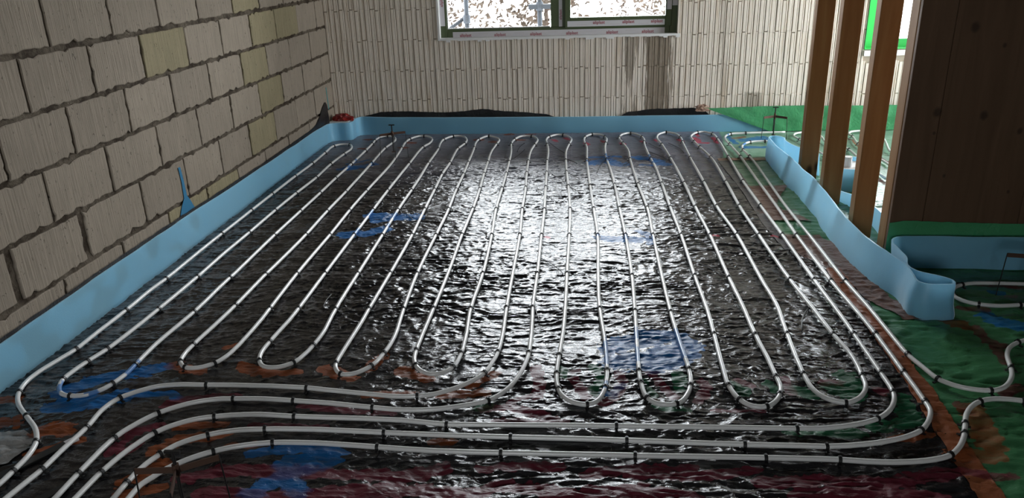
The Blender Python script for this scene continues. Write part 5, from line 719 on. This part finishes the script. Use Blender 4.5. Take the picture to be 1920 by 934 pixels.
# ------------------------------------------------------------------ film on the floor
bR = [(1.30, 1.13), (1.858, 1.131), (2.065, 1.174), (2.38, 1.167), (2.655, 1.18), (2.973, 1.212), (3.206, 1.267), (3.364, 1.264), (3.557, 1.274), (3.653, 1.166), (3.777, 1.063), (4.128, 1.05), (4.564, 1.05), (5.028, 1.04), (5.586, 1.015), (5.70, 1.06), (6.3, 1.16), (6.56, 1.17)]
ys = [p[0] for p in bR]
tag(sheet('black_foil_sheet', M_black, ys, [XL+.012]*len(ys), [p[1] for p in bR], .0064, .0041, 0, 1.0, .012),
    'crumpled glossy black plastic film under the pipes of the main room', 'film')
black = bpy.data.objects['black_foil_sheet']
tag(sheet('green_foil_sheet', M_green, [1.30, 6.56], [.93, .93], [XR-.01, XR-.01], .012, .009, -.004, 1.25, fine=.35),
    'green plastic film on the floor along the right side, running under the stud wall', 'film')
green = bpy.data.objects['green_foil_sheet']
L_ = [(1.30, 1.10), (1.856, 1.102), (1.985, 1.116), (2.204, 1.122), (2.397, 1.142), (2.654, 1.151), (2.972, 1.161), (3.516, 1.172)]
R_ = [(1.30, 1.20), (1.86, 1.189), (2.013, 1.181), (2.297, 1.213), (2.466, 1.226), (2.685, 1.218), (3.024, 1.23), (3.55, 1.249)]
yy = [1.30, 1.9, 2.1, 2.3, 2.45, 2.65, 3.0, 3.3, 3.53]
tag(sheet('adhesive_tape', M_brown, yy, [np.interp(v, [p[0] for p in L_], [p[1] for p in L_]) for v in yy], [np.interp(v, [p[0] for p in R_], [p[1] for p in R_]) for v in yy], .006, .008, .0022, .8, .008),
    'long orange brown tape joining black and green film at the front right', 'tape')
tag(sheet('adhesive_tape', M_grey, [3.77, 4.2, 4.76, 5.12, 5.56], [1.045, 1.02, 1.03, 1.02, 1.005], [1.10, 1.09, 1.094, 1.10, 1.10], .008, .010, .0018, .45, .004),
    'smooth grey tape along the far right edge of the black film', 'tape')
tag(sheet('adhesive_tape', M_brown2, [5.57, 5.64], [1.01, 1.01], [1.36, 1.36], .01, .008, .0022, .7, .006),
    'narrow brown tape crossing the green film in front of the far pipe bends', 'tape')
tag(sheet('brown_foil_patch', M_brown2, [4.23, 4.40, 4.55, 4.75, 4.92], [1.04, 1.04, 1.04, 1.04, 1.05], [1.30, 1.20, 1.18, 1.26, 1.34], .01, .008, .0012, 1.0, .012),
    'creased brown film patch between the grey tape and the white lit foam strip', 'film')
tag(sheet('brown_foil_patch', M_brown2, [2.98, 3.2, 3.45, 3.6, 3.8, 4.0], [1.33, 1.25, 1.23, 1.16, 1.06, 1.06], [1.50, 1.36, 1.34, 1.34, 1.34, 1.28], .01, .008, .0012, 1.0, .012),
    'creased brown film patch beside the near end of the loose blue strip', 'film')

def upright(name, mt, parent, prof, y=YB-.012, z0=.0, dx=.012, wob=.006, seed=0, axis='x', slant=0.0):
    """a length of film turned up a wall: prof = [(along, top height)]"""
    a0, a1 = prof[0][0], prof[-1][0]; n = int(abs(a1-a0)/dx)+2
    aa = np.linspace(a0, a1, n); top = np.interp(aa, [p[0] for p in prof], [p[1] for p in prof])
    top = top+.004*(vn(aa/.03, aa*0+seed, 2)-.5)
    t = np.linspace(0, 1, 9); A = np.repeat(aa[None], 9, 0); A = A+slant*(1-t[:, None])*(1-(aa[None]-a0)/(a1-a0))**3; Z = z0+(top[None]-z0)*t[:, None]
    Y = y+wob*(vn(A/.09+seed, Z/.06, 3)-.5)*2
    P = np.stack([A, Y, Z], -1) if axis == 'x' else np.stack([Y, A, Z], -1)
    me = grid_mesh(name, P); set_paint(me, np.full(P.shape[0]*P.shape[1], 99.), np.full(P.shape[0]*P.shape[1], 99.))
    return link(name, me, mt, parent)
upright('upstand', M_upblack, black, [(-1.90, .12), (-1.86, .163), (-1.72, .195), (-1.60, .20), (-1.40, .197), (-1.15, .185), (-.98, .195), (-.82, .212), (-.70, .195), (-.45, .175), (-.28, .160), (-.2, .13)], YB-.016, 0, wob=.004)
upright('upstand', M_upblack, black, [(.33, .12), (.40, .165), (.62, .19), (.95, .195), (1.05, .17), (1.10, .12)], YB-.016, 0, wob=.004, seed=3)
upright('upstand', M_upblack, black, [(1.3, .19), (2.4, .188), (3.5, .196), (4.9, .181), (5.9, .185), (6.05, .20), (6.15, .24), (6.25, .30), (6.33, .335), (6.37, .30), (6.40, .2)], XL+.010, 0, wob=.004, seed=6, axis='y')
M_greenup = foil_mat('green_upstand_film', (.045, .24, .09), (.09, .36, .16), (.2, .38), .5)
upright('upstand', M_greenup, green, [(1.03, .205), (1.12, .20), (1.3, .205), (1.7, .212), (2.3, .205), (3.7, .205)], YB-.070, .0, wob=.006, seed=9, slant=.55)

def crumple(name, c, sx, sy, sz, mt, seed):
    bm = bmesh.new(); bmesh.ops.create_icosphere(bm, subdivisions=3, radius=1)
    rnd = np.random.default_rng(seed)
    for v in bm.verts:
        k = .7+.55*rnd.random()
        v.co = Vector((v.co.x*sx*k, v.co.y*sy*k, max(v.co.z, -.25)*sz*k))
    me = bpy.data.meshes.new(name); bm.to_mesh(me); bm.free()
    set_paint(me, np.full(len(me.vertices), 99.), np.full(len(me.vertices), 99.))
    o = link(name, me, mt); o.location = c; return o
M_redfilm = foil_mat('red_film', (.26, .015, .012), (.20, .015, .012), (.25, .4), .5)
MB().box(XL+.004, XL+.17, 6.395, YB-.002, 0, .150).build('corner_pad', M_white)
tag(bpy.data.objects['corner_pad'], 'low pad behind the blue strip in the far left corner', 'pad')
tag(crumple('red_foil_scrap', (-2.03, 6.47, .158), .085, .05, .05, M_redfilm, 4), 'crumpled red plastic film lying in the far left corner', 'film')
tag(crumple('tape_scrap', (1.02, 6.53, .185), .06, .022, .045, M_brown2, 8), 'crumpled brown tape end on top of the far blue strip', 'tape')

# ------------------------------------------------------------------ blue foam edge strips
def ribbon(name, path, hts, th, mt, leans=0.0, wob=.004, seed=0):
    P = np.array(path, float); n = len(P)
    Q = np.vstack([2*P[0]-P[1], P, 2*P[-1]-P[-2]]); H = np.array([2*hts[0]-hts[1]]+list(hts)+[2*hts[-1]-hts[-2]])
    out = []; hh = []; ll = []
    if not isinstance(leans, (list, tuple)): leans = [leans]*n
    for i in range(n-1):
        m_ = max(2, int(np.linalg.norm(Q[i+2]-Q[i+1])/.02))
        for t in np.linspace(0, 1, m_, endpoint=False):
            p0, p1, p2, p3 = Q[i:i+4]
            k1 = (p2-p0)/2; k2 = (p3-p1)/2; L = np.linalg.norm(p2-p1)
            for kk in (k1, k2):
                ln = np.linalg.norm(kk)
                if ln > L: kk *= L/ln
            h00, h10, h01, h11 = 2*t**3-3*t*t+1, t**3-2*t*t+t, -2*t**3+3*t*t, t**3-t*t
            out.append(h00*p1+h10*k1+h01*p2+h11*k2); hh.append(hts[i]*(1-t)+hts[i+1]*t); ll.append(leans[i]*(1-t)+leans[i+1]*t)
    out.append(P[-1]); hh.append(hts[-1]); ll.append(leans[-1]); out = np.array(out); hh = np.array(hh)
    T = np.gradient(out, axis=0); T /= np.linalg.norm(T, axis=1)[:, None]+1e-9; Nn = np.stack([-T[:, 1], T[:, 0]], 1)
    s = np.concatenate([[0], np.cumsum(np.linalg.norm(np.diff(out, axis=0), axis=1))])
    zs = np.array([0, .12, .35, .65, .9, 1.0]); V = []
    prof = [(-1, z) for z in zs]+[(1, z) for z in zs[::-1]]
    for i in range(len(out)):
        for sd, z in prof:
            wv = wob*(vn(np.array(s[i]/.16+seed), np.array(z*2.0), 5)-.5)*2
            rd = th*.5*(.78 if z in (0, 1.0) else 1.0)
            q = out[i]+Nn[i]*(sd*rd+wv+ll[i]*z)
            V.append((q[0], q[1], -.004+z*(hh[i]+.004)+.003*(vn(np.array(s[i]/.2), np.array(seed+.5), 6)-.5)*z))
    m_ = len(prof); F = []
    for i in range(len(out)-1):
        for k in range(m_): F.append((i*m_+k, (i+1)*m_+k, (i+1)*m_+(k+1) % m_, i*m_+(k+1) % m_))
    F.append(tuple(range(m_))); F.append(tuple((len(out)-1)*m_+k for k in range(m_-1, -1, -1)))
    o = pydata(name, V, F, mt)
    me = o.data; bm = bmesh.new(); bm.from_mesh(me); bmesh.ops.recalc_face_normals(bm, faces=bm.faces); bm.to_mesh(me); bm.free()
    me.polygons.foreach_set('use_smooth', [True]*len(me.polygons)); me.set_sharp_from_angle(angle=.7)
    return o
mainp = [(-2.117, 1.2), (-2.117, 2.3), (-2.112, 3.5), (-2.11, 5.0), (-2.108, 5.9), (-2.106, 6.2), (-2.098, 6.30), (-2.05, 6.348), (-1.965, 6.352), (-1.928, 6.375), (-1.926, 6.44), (-1.925, 6.505), (-1.885, 6.553), (-1.75, 6.562), (-1.0, 6.555), (0, 6.545), (.9, 6.538), (1.3, 6.535), (2.2, 6.545), (3.72, 6.55)]
hs = [.172, .172, .180, .165, .165, .16, .155, .15, .15, .15, .15, .158, .162, .160, .150, .143, .142, .142, .142, .142]
tag(ribbon('foam_edge_strip', mainp, hs, .009, M_blue, [0]*13+[-.028]*3+[-.015, 0, 0, 0], .0035, 1), 'blue foam edge strip lining the foot of the left and back walls', 'edge strip')
loose = [(1.60, 5.16), (1.555, 5.25), (1.50, 5.38), (1.48, 5.46), (1.478, 5.55), (1.492, 5.63), (1.455, 5.695), (1.394, 5.703), (1.352, 5.64), (1.345, 5.42), (1.335, 5.15), (1.342, 4.87), (1.352, 4.55), (1.342, 4.32), (1.325, 4.1), (1.318, 3.85), (1.320, 3.58), (1.345, 3.37), (1.38, 3.22), (1.372, 3.12), (1.362, 3.03), (1.405, 2.984), (1.47, 2.982), (1.528, 2.995), (1.545, 3.05), (1.51, 3.105), (1.44, 3.155), (1.424, 3.21), (1.453, 3.30), (1.463, 3.40), (1.469, 3.49), (1.505, 3.54), (1.58, 3.548), (1.8, 3.54), (2.1, 3.53), (2.45, 3.53)]
tag(ribbon('foam_edge_strip', loose, [.15]*len(loose), .009, M_blue, [.018]*10+[.035]*8+[.018]*(len(loose)-18), .006, 4), 'loose wavy blue foam strip wrapped round the foot of the wooden stud wall', 'edge strip')

inner = [(1.565, 4.60), (1.60, 4.45), (1.605, 4.2), (1.59, 3.95), (1.60, 3.76)]
tag(ribbon('foam_edge_strip', inner, [.06, .075, .10, .12, .13], .009, M_blue, 0, .004, 6), 'short low blue foam strip behind the second and third studs', 'edge strip')
# side room: strip ring round a pipe opening
ring = [(1.60, 4.80), (1.70, 4.775), (1.80, 4.80), (1.85, 4.88), (1.86, 5.0), (1.82, 5.07), (1.7, 5.09), (1.60, 5.06), (1.585, 4.95), (1.595, 4.82)]
tag(ribbon('foam_edge_strip', ring, [.145]*len(ring), .009, M_blue, 0, .003, 8), 'blue foam strip ring around the white pipe box behind the studs', 'edge strip')
bx = empty('pipe_box', (1.725, 4.93, -.004))
tag(bx, 'white foam pipe box inside the blue ring behind the studs', 'box')
MB().box(-.12, .12, -.12, .14, 0, .125).build('block_body', M_white, bx, bevel=.006)
MB().tube([(-.03, 0, .12), (-.03, 0, .19)], .028, 14).build('pipe_stub', M_white, bx)
crm = MB().tube([(.06, -.03, .122), (.06, -.03, .15)], .03, 12).build('pipe_collar', M_brown2, bx)

# ------------------------------------------------------------------ heating pipes and their clips
RP = .0084; ZP = .0150
def clip_mesh():
    mb = MB(); n = 12; Wd = .0052; r0 = RP+.0002; r1 = RP+.0032
    for sx in (-Wd, Wd):
        for r_ in (r0, r1):
            for k in range(n): mb.v.append((sx, math.cos(2*PI*k/n)*r_, math.sin(2*PI*k/n)*r_))
    for k in range(n):
        j = (k+1) % n
        mb.f += [(n+k, n+j, 3*n+j, 3*n+k), (k, n+k, n+j, j)[::-1], (2*n+k, 2*n+j, 3*n+j, 3*n+k)[::-1], (k, j, 2*n+j, 2*n+k)]
    mb.box(-.004, .004, RP+.001, RP+.013, -.0125, -.0075); mb.box(-.004, .004, -RP-.009, -RP-.001, -.0125, -.0075)
    mb.box(-.003, .003, -.004, .004, RP+.001, RP+.0055)
    me = bpy.data.meshes.new('pipe_clip'); me.from_pydata(mb.v, [], mb.f)
    bm = bmesh.new(); bm.from_mesh(me); bmesh.ops.recalc_face_normals(bm, faces=bm.faces); bm.to_mesh(me); bm.free()
    me.materials.append(M_clip); return me
CLIPM = clip_mesh()
PLAB = {
 'c1': 'white heating pipe coiled over the left half of the black film',
 'c2': 'white heating pipe coiled over the right half of the black film',
 'c3': 'white heating pipe next outside the right coil, ending at the far green upstand',
 'c4': 'white heating pipe bending onto the near green film, running back beside the loose strip',
 'c5': 'outermost white pipe along the front, curving up onto the green film',
 'c6': 'white heating pipe bend in front of the dark partition on the right',
 'c7': 'white heating pipe hairpin on green film behind the first stud',
 'c8': 'white heating pipe on green film behind the third stud'}
def heating_pipe(key):
    P = np.array(PIPES[key]); n = len(P)
    if key in ('c1', 'c2', 'c3', 'c4', 'c5'):       # finer where it bends is already in the trace; add points on long runs
        Q = [P[0]]
        for a, b_ in zip(P[:-1], P[1:]):
            m_ = max(1, int(np.linalg.norm(b_-a)/.05))
            for t in range(1, m_+1): Q.append(a+(b_-a)*t/m_)
        P = np.array(Q)
    z = ZP+.0012*(vn(P[:, 0]/.3, P[:, 1]/.3, 1)-.5)
    mb = MB(); mb.tube([(x, y, zz) for (x, y), zz in zip(P, z)], RP, 12)
    o = pydata('heating_pipe', mb.v, mb.f, M_pipe, None, True)
    v = np.array(mb.v); at = o.data.color_attributes.new('paint', 'FLOAT_COLOR', 'POINT')
    wg = np.where((v[:, 1] > 2.27) & (np.arange(len(v)) < len(v)*.92), paint_at(v[:, 0], v[:, 1])[0], 0); cc = np.zeros((len(v), 4)); cc[:, :3] = PCOL[0]*1.15; cc[:, 3] = wg
    at.data.foreach_set('color', cc.astype(np.float32).ravel())
    tag(o, PLAB[key], 'pipe', 'underfloor heating pipes')
    for x, y, a in CLIPS[key]:
        c = bpy.data.objects.new('pipe_clip', CLIPM); COL.objects.link(c); c.parent = o
        c.location = (x, y, ZP); c.rotation_euler = (0, 0, math.radians(a+random.uniform(-5, 5)))
    return o
for k in PIPES: heating_pipe(k)

# thin offcut tails lying on the film
TAILS = [((1.0, 5.9), (.25, .75))]
rt = random.Random(21)
M_tail, _, _ = mat('black_tail', (.006, .006, .006), .5)
for tx, ty, ang, ln in TAILP:
    n = 8; kx = rt.uniform(-.25, .25); pts = []
    for i in range(n):
        t = i/(n-1)-.5; aa = math.radians(ang)
        x = tx+math.cos(aa)*ln*t-math.sin(aa)*kx*ln*(t*t-.1); y = ty+math.sin(aa)*ln*t+math.cos(aa)*kx*ln*(t*t-.1)
        pts.append((x, y, .0075))
    o = MB().tube(pts, .0022, 6).build('tie_tail', M_tail, None, True)
    tag(o, 'thin black cut cable tie lying on the glossy black film', 'cable tie', 'cut cable ties on the black film')

# ------------------------------------------------------------------ stud wall and partition
def stud(x0, x1, y, lab, d=.065, sk=0.0):
    o = MB().box(x0, x1, y, y+d, -.003, ZC-.001).build('wooden_stud', M_stud, None, bevel=.003)
    tag(o, lab, 'stud', 'studs of the wooden wall')
stud(1.446, 1.553, 5.055, 'slim brown wooden stud furthest from the partition, beside the far strip curl')
stud(1.432, 1.541, 4.525, 'brown wooden stud in the middle of the three free standing ones')
stud(1.424, 1.527, 3.955, 'brown wooden stud next to the dark partition, with a pale edge')
pt = empty('wooden_partition', (1.475, 3.62, 0))
tag(pt, 'dark brown knotty wooden partition standing right of the studs', 'partition')
MB().box(0, .105, .028, .115, -.003, ZC-.001).build('end_post', M_stud, pt, bevel=.003)
xb = 0.002
for wd in (.150, .43, .43, .43):
    MB().box(xb, xb+wd-.002, 0 if wd > .2 else .002, .026, -.003, ZC-.001).build('board', M_board, pt, bevel=.0015); xb += wd
gs = upright('green_foil_skirt', M_greenup, None, [(1.472, .20), (1.55, .212), (1.9, .196), (2.9, .19)], 3.612, 0, wob=.004, seed=14)
tag(gs, 'dark green film turned up the foot of the brown partition', 'film')

# ------------------------------------------------------------------ screed gauges
def gauge(x, y, rz, lab, top=.255, arm_z=.185, bot=.045, R=.105, dirs=(90, 210, 330), lean=(0, 0)):
    g = empty('screed_gauge', (x, y, 0), math.radians(rz)); tag(g, lab, 'gauge', 'screed height gauges')
    MB().tube([(0, 0, bot), (lean[0]*.5, lean[1]*.5, (bot+top)/2), (lean[0], lean[1], top)], .0048, 8).build('rod', M_dark, g)
    MB().box(-.022, .022, -.004, .004, top-.002, top+.006).build('crossbar', M_dark, g)
    MB().tube([(0, 0, bot-.004), (0, 0, bot)], .016, 12).build('foot_plate', M_metal, g)
    MB().tube([(0, 0, arm_z-.018), (0, 0, arm_z+.018)], .0095, 10).build('collar', M_metal, g)
    for a in dirs:
        r = math.radians(a); ex, ey = math.cos(r), math.sin(r); nx, ny = -ey, ex
        V = []; 
        for z in (arm_z-.009, arm_z+.009):
            for rad in (.008, R):
                for sd in (-.0018, .0018): V.append((ex*rad+nx*sd, ey*rad+ny*sd, z))
        F = [(0, 1, 3, 2), (4, 6, 7, 5), (0, 4, 5, 1), (2, 3, 7, 6), (0, 2, 6, 4), (1, 5, 7, 3)]
        pydata('arm', V, F, M_metal, g)
        MB().tube([(ex*R, ey*R, arm_z+.008), (ex*(R+.01), ey*(R+.01), .0)], .0022, 6).build('leg', M_dark, g)
gauge(-1.415, 5.70, 0, 'thin steel tripod gauge standing over the far left pipe bends', .262, .198, .06, .10, (215, 290, 25))
gauge(1.56, 6.30, 0, 'dark steel tripod gauge in front of the far green upstand', .238, .168, .02, .105, (205, 318, 80))
gauge(-1.075, 1.64, 0, 'rusty steel tripod gauge at the front left, among the near pipes', .245, .19, .03, .11, (32, 186, 290))
gauge(1.93, 3.20, 0, 'steel gauge on the green film at the right, before the partition', .25, .19, .03, .115, (168, 290, 50))

# ------------------------------------------------------------------ odds and ends at the front left
M_clear = foil_mat('pale_film', (.34, .33, .32), (.26, .25, .24), (.15, .35), .5, fine=.6)
tag(sheet('pale_film_scrap', M_clear, [1.80, 1.88, 1.95, 2.01, 2.06], [-1.98, -2.02, -2.05, -2.06, -2.0], [-1.86, -1.80, -1.77, -1.75, -1.86], .008, .006, .006, 1.8, .02), 'pale creased plastic film scrap under the pipe at the front left', 'film')
def bar(name, a, b_, wd, h, mt, z=.004):
    a = Vector((*a, 0)); b_ = Vector((*b_, 0)); o = MB().box(-(b_-a).length/2, (b_-a).length/2, -wd/2, wd/2, 0, h).build(name, mt, None, bevel=.001)
    o.location = (a+b_)/2+Vector((0, 0, z)); o.rotation_euler = (0, 0, math.atan2((b_-a).y, (b_-a).x)); return o
rail = bar('clip_magazine', (-1.665, 1.995), (-1.78, 1.80), .035, .006, M_clip)
tag(rail, 'flat black plastic clip rail between the pipes at the front left', 'rail')
e = MB().box(.113, .150, -.014, .014, 0, .006).build('rail_end', M_tape, rail); e.scale = (-1, 1, 1); e['label'] = 'pale plastic end'
rail2 = bar('clip_magazine', (-1.52, 1.80), (-1.585, 1.70), .032, .006, M_clip)
tag(rail2, 'short black plastic clip rail between two pipes at the bottom edge', 'rail')

# ------------------------------------------------------------------ outside
M_ground, nt, b = mat('pale_ground', (.45, .44, .42), .95)
struct(MB().box(-80, 80, YB+1.2, 160, -3.4, -3.2).build('ground', M_ground))
M_steel, _, _ = mat('galvanised_steel', (.022, .026, .032), .7, .1, .0)
def pole(x, y, lab, cz=.93, z0=-3.2, z1=3.5):
    p = empty('scaffold_pole', (x, y, z0)); tag(p, lab, 'scaffold pole', 'scaffold poles outside')
    MB().tube([(0, 0, 0), (0, 0, z1-z0)], .024, 12).build('tube', M_steel, p, True)
    MB().tube([(0, 0, cz-z0-.04), (0, 0, cz-z0+.04)], .036, 12).build('coupler', M_steel, p, True)
    return p
pa = pole(-1.11, 7.9, 'steel scaffold pole outside the left window pane, with a brace', .85)
MB().tube([(-.9, .03, 3.2+.30), (.0, .03, 3.2+.875)], .018, 10).build('brace', M_steel, pa, True)
pb = pole(-.387, 7.9, 'steel scaffold pole outside, nearest the window mullion', .955)
MB().box(-.11, .11, -.03, .03, 3.2+.93, 3.2+.975).build('crosspiece', M_steel, pb)
M_roof, _, _ = mat('pale_roof', (.75, .74, .72), .8)
rf = empty('building', (-1.2, 20, -3.2)); tag(rf, 'pale building with a low white roof seen through the window', 'building')
MB().box(-2.6, 2.4, 0, 8, 0, 2.2).build('wall', M_roof, rf)
pydata('roof', [(-2.9, -.4, 2.1), (2.7, -.4, 2.1), (2.7, 4, 4.2), (-1.6, 4, 4.2), (-2.9, 8.4, 2.1), (2.7, 8.4, 2.1)], [(0, 1, 2, 3), (3, 2, 5, 4), (0, 3, 4), (1, 5, 2)], M_roof, rf)
M_leaf, nt, b = mat('leaf', (.02, .018, .012), .9, .05)
oi = noise(nt, (1, 1, 1), 3, 2); nt.links.new(mixc(nt, oi, (.014, .014, .012), (.034, .022, .015)), b.inputs['Base Color'])
M_bark, _, _ = mat('bark', (.03, .022, .018), .9, .05)
def tree(x, y, h, r, n, lab, seed):
    t = empty('tree', (x, y, -3.2)); tag(t, lab, 'tree', 'trees outside the window')
    mb = MB(); mb.tube([(0, 0, 0), (.05, .03, h*.5), (0, 0, h)], .12, 8, rad=[.07, .05, .02])
    rnd = random.Random(seed)
    for k in range(26):
        a = rnd.uniform(0, 2*PI); z = rnd.uniform(.2, .9)*h; L = r*rnd.uniform(.4, 1)
        mb.tube([(0, 0, z), (math.cos(a)*L*.5, math.sin(a)*L*.5, z+.25*L), (math.cos(a)*L, math.sin(a)*L, z+.4*L)], .02, 5, rad=[.016, .01, .005])
    mb.build('trunk', M_bark, t, True)
    V = []; F = []
    for k in range(n):
        a = rnd.uniform(0, 2*PI); u = rnd.random()**.5*r; z = h*(.15+.85*rnd.random()); c = Vector((math.cos(a)*u, math.sin(a)*u, z))
        d1 = Vector((rnd.gauss(0, 1), rnd.gauss(0, 1), rnd.gauss(0, 1))).normalized(); d2 = d1.orthogonal().normalized(); s_ = rnd.uniform(.04, .085); b0 = len(V)
        V += [tuple(c-d1*s_), tuple(c+d2*s_*.5), tuple(c+d1*s_), tuple(c-d2*s_*.5)]; F.append((b0, b0+1, b0+2, b0+3))
    f = pydata('foliage', V, F, M_leaf, t); f['kind'] = 'stuff'
tree(-3.1, 17, 5.2, 1.5, 2600, 'sparse bare tree left of the pale building outside', 1)
tree(-.6, 14, 5.0, .8, 2600, 'sparse tree behind the window mullion outside', 2)
tree(2.0, 17, 4.4, 1.7, 2600, 'thin leaved tree outside, behind the right window pane', 3)
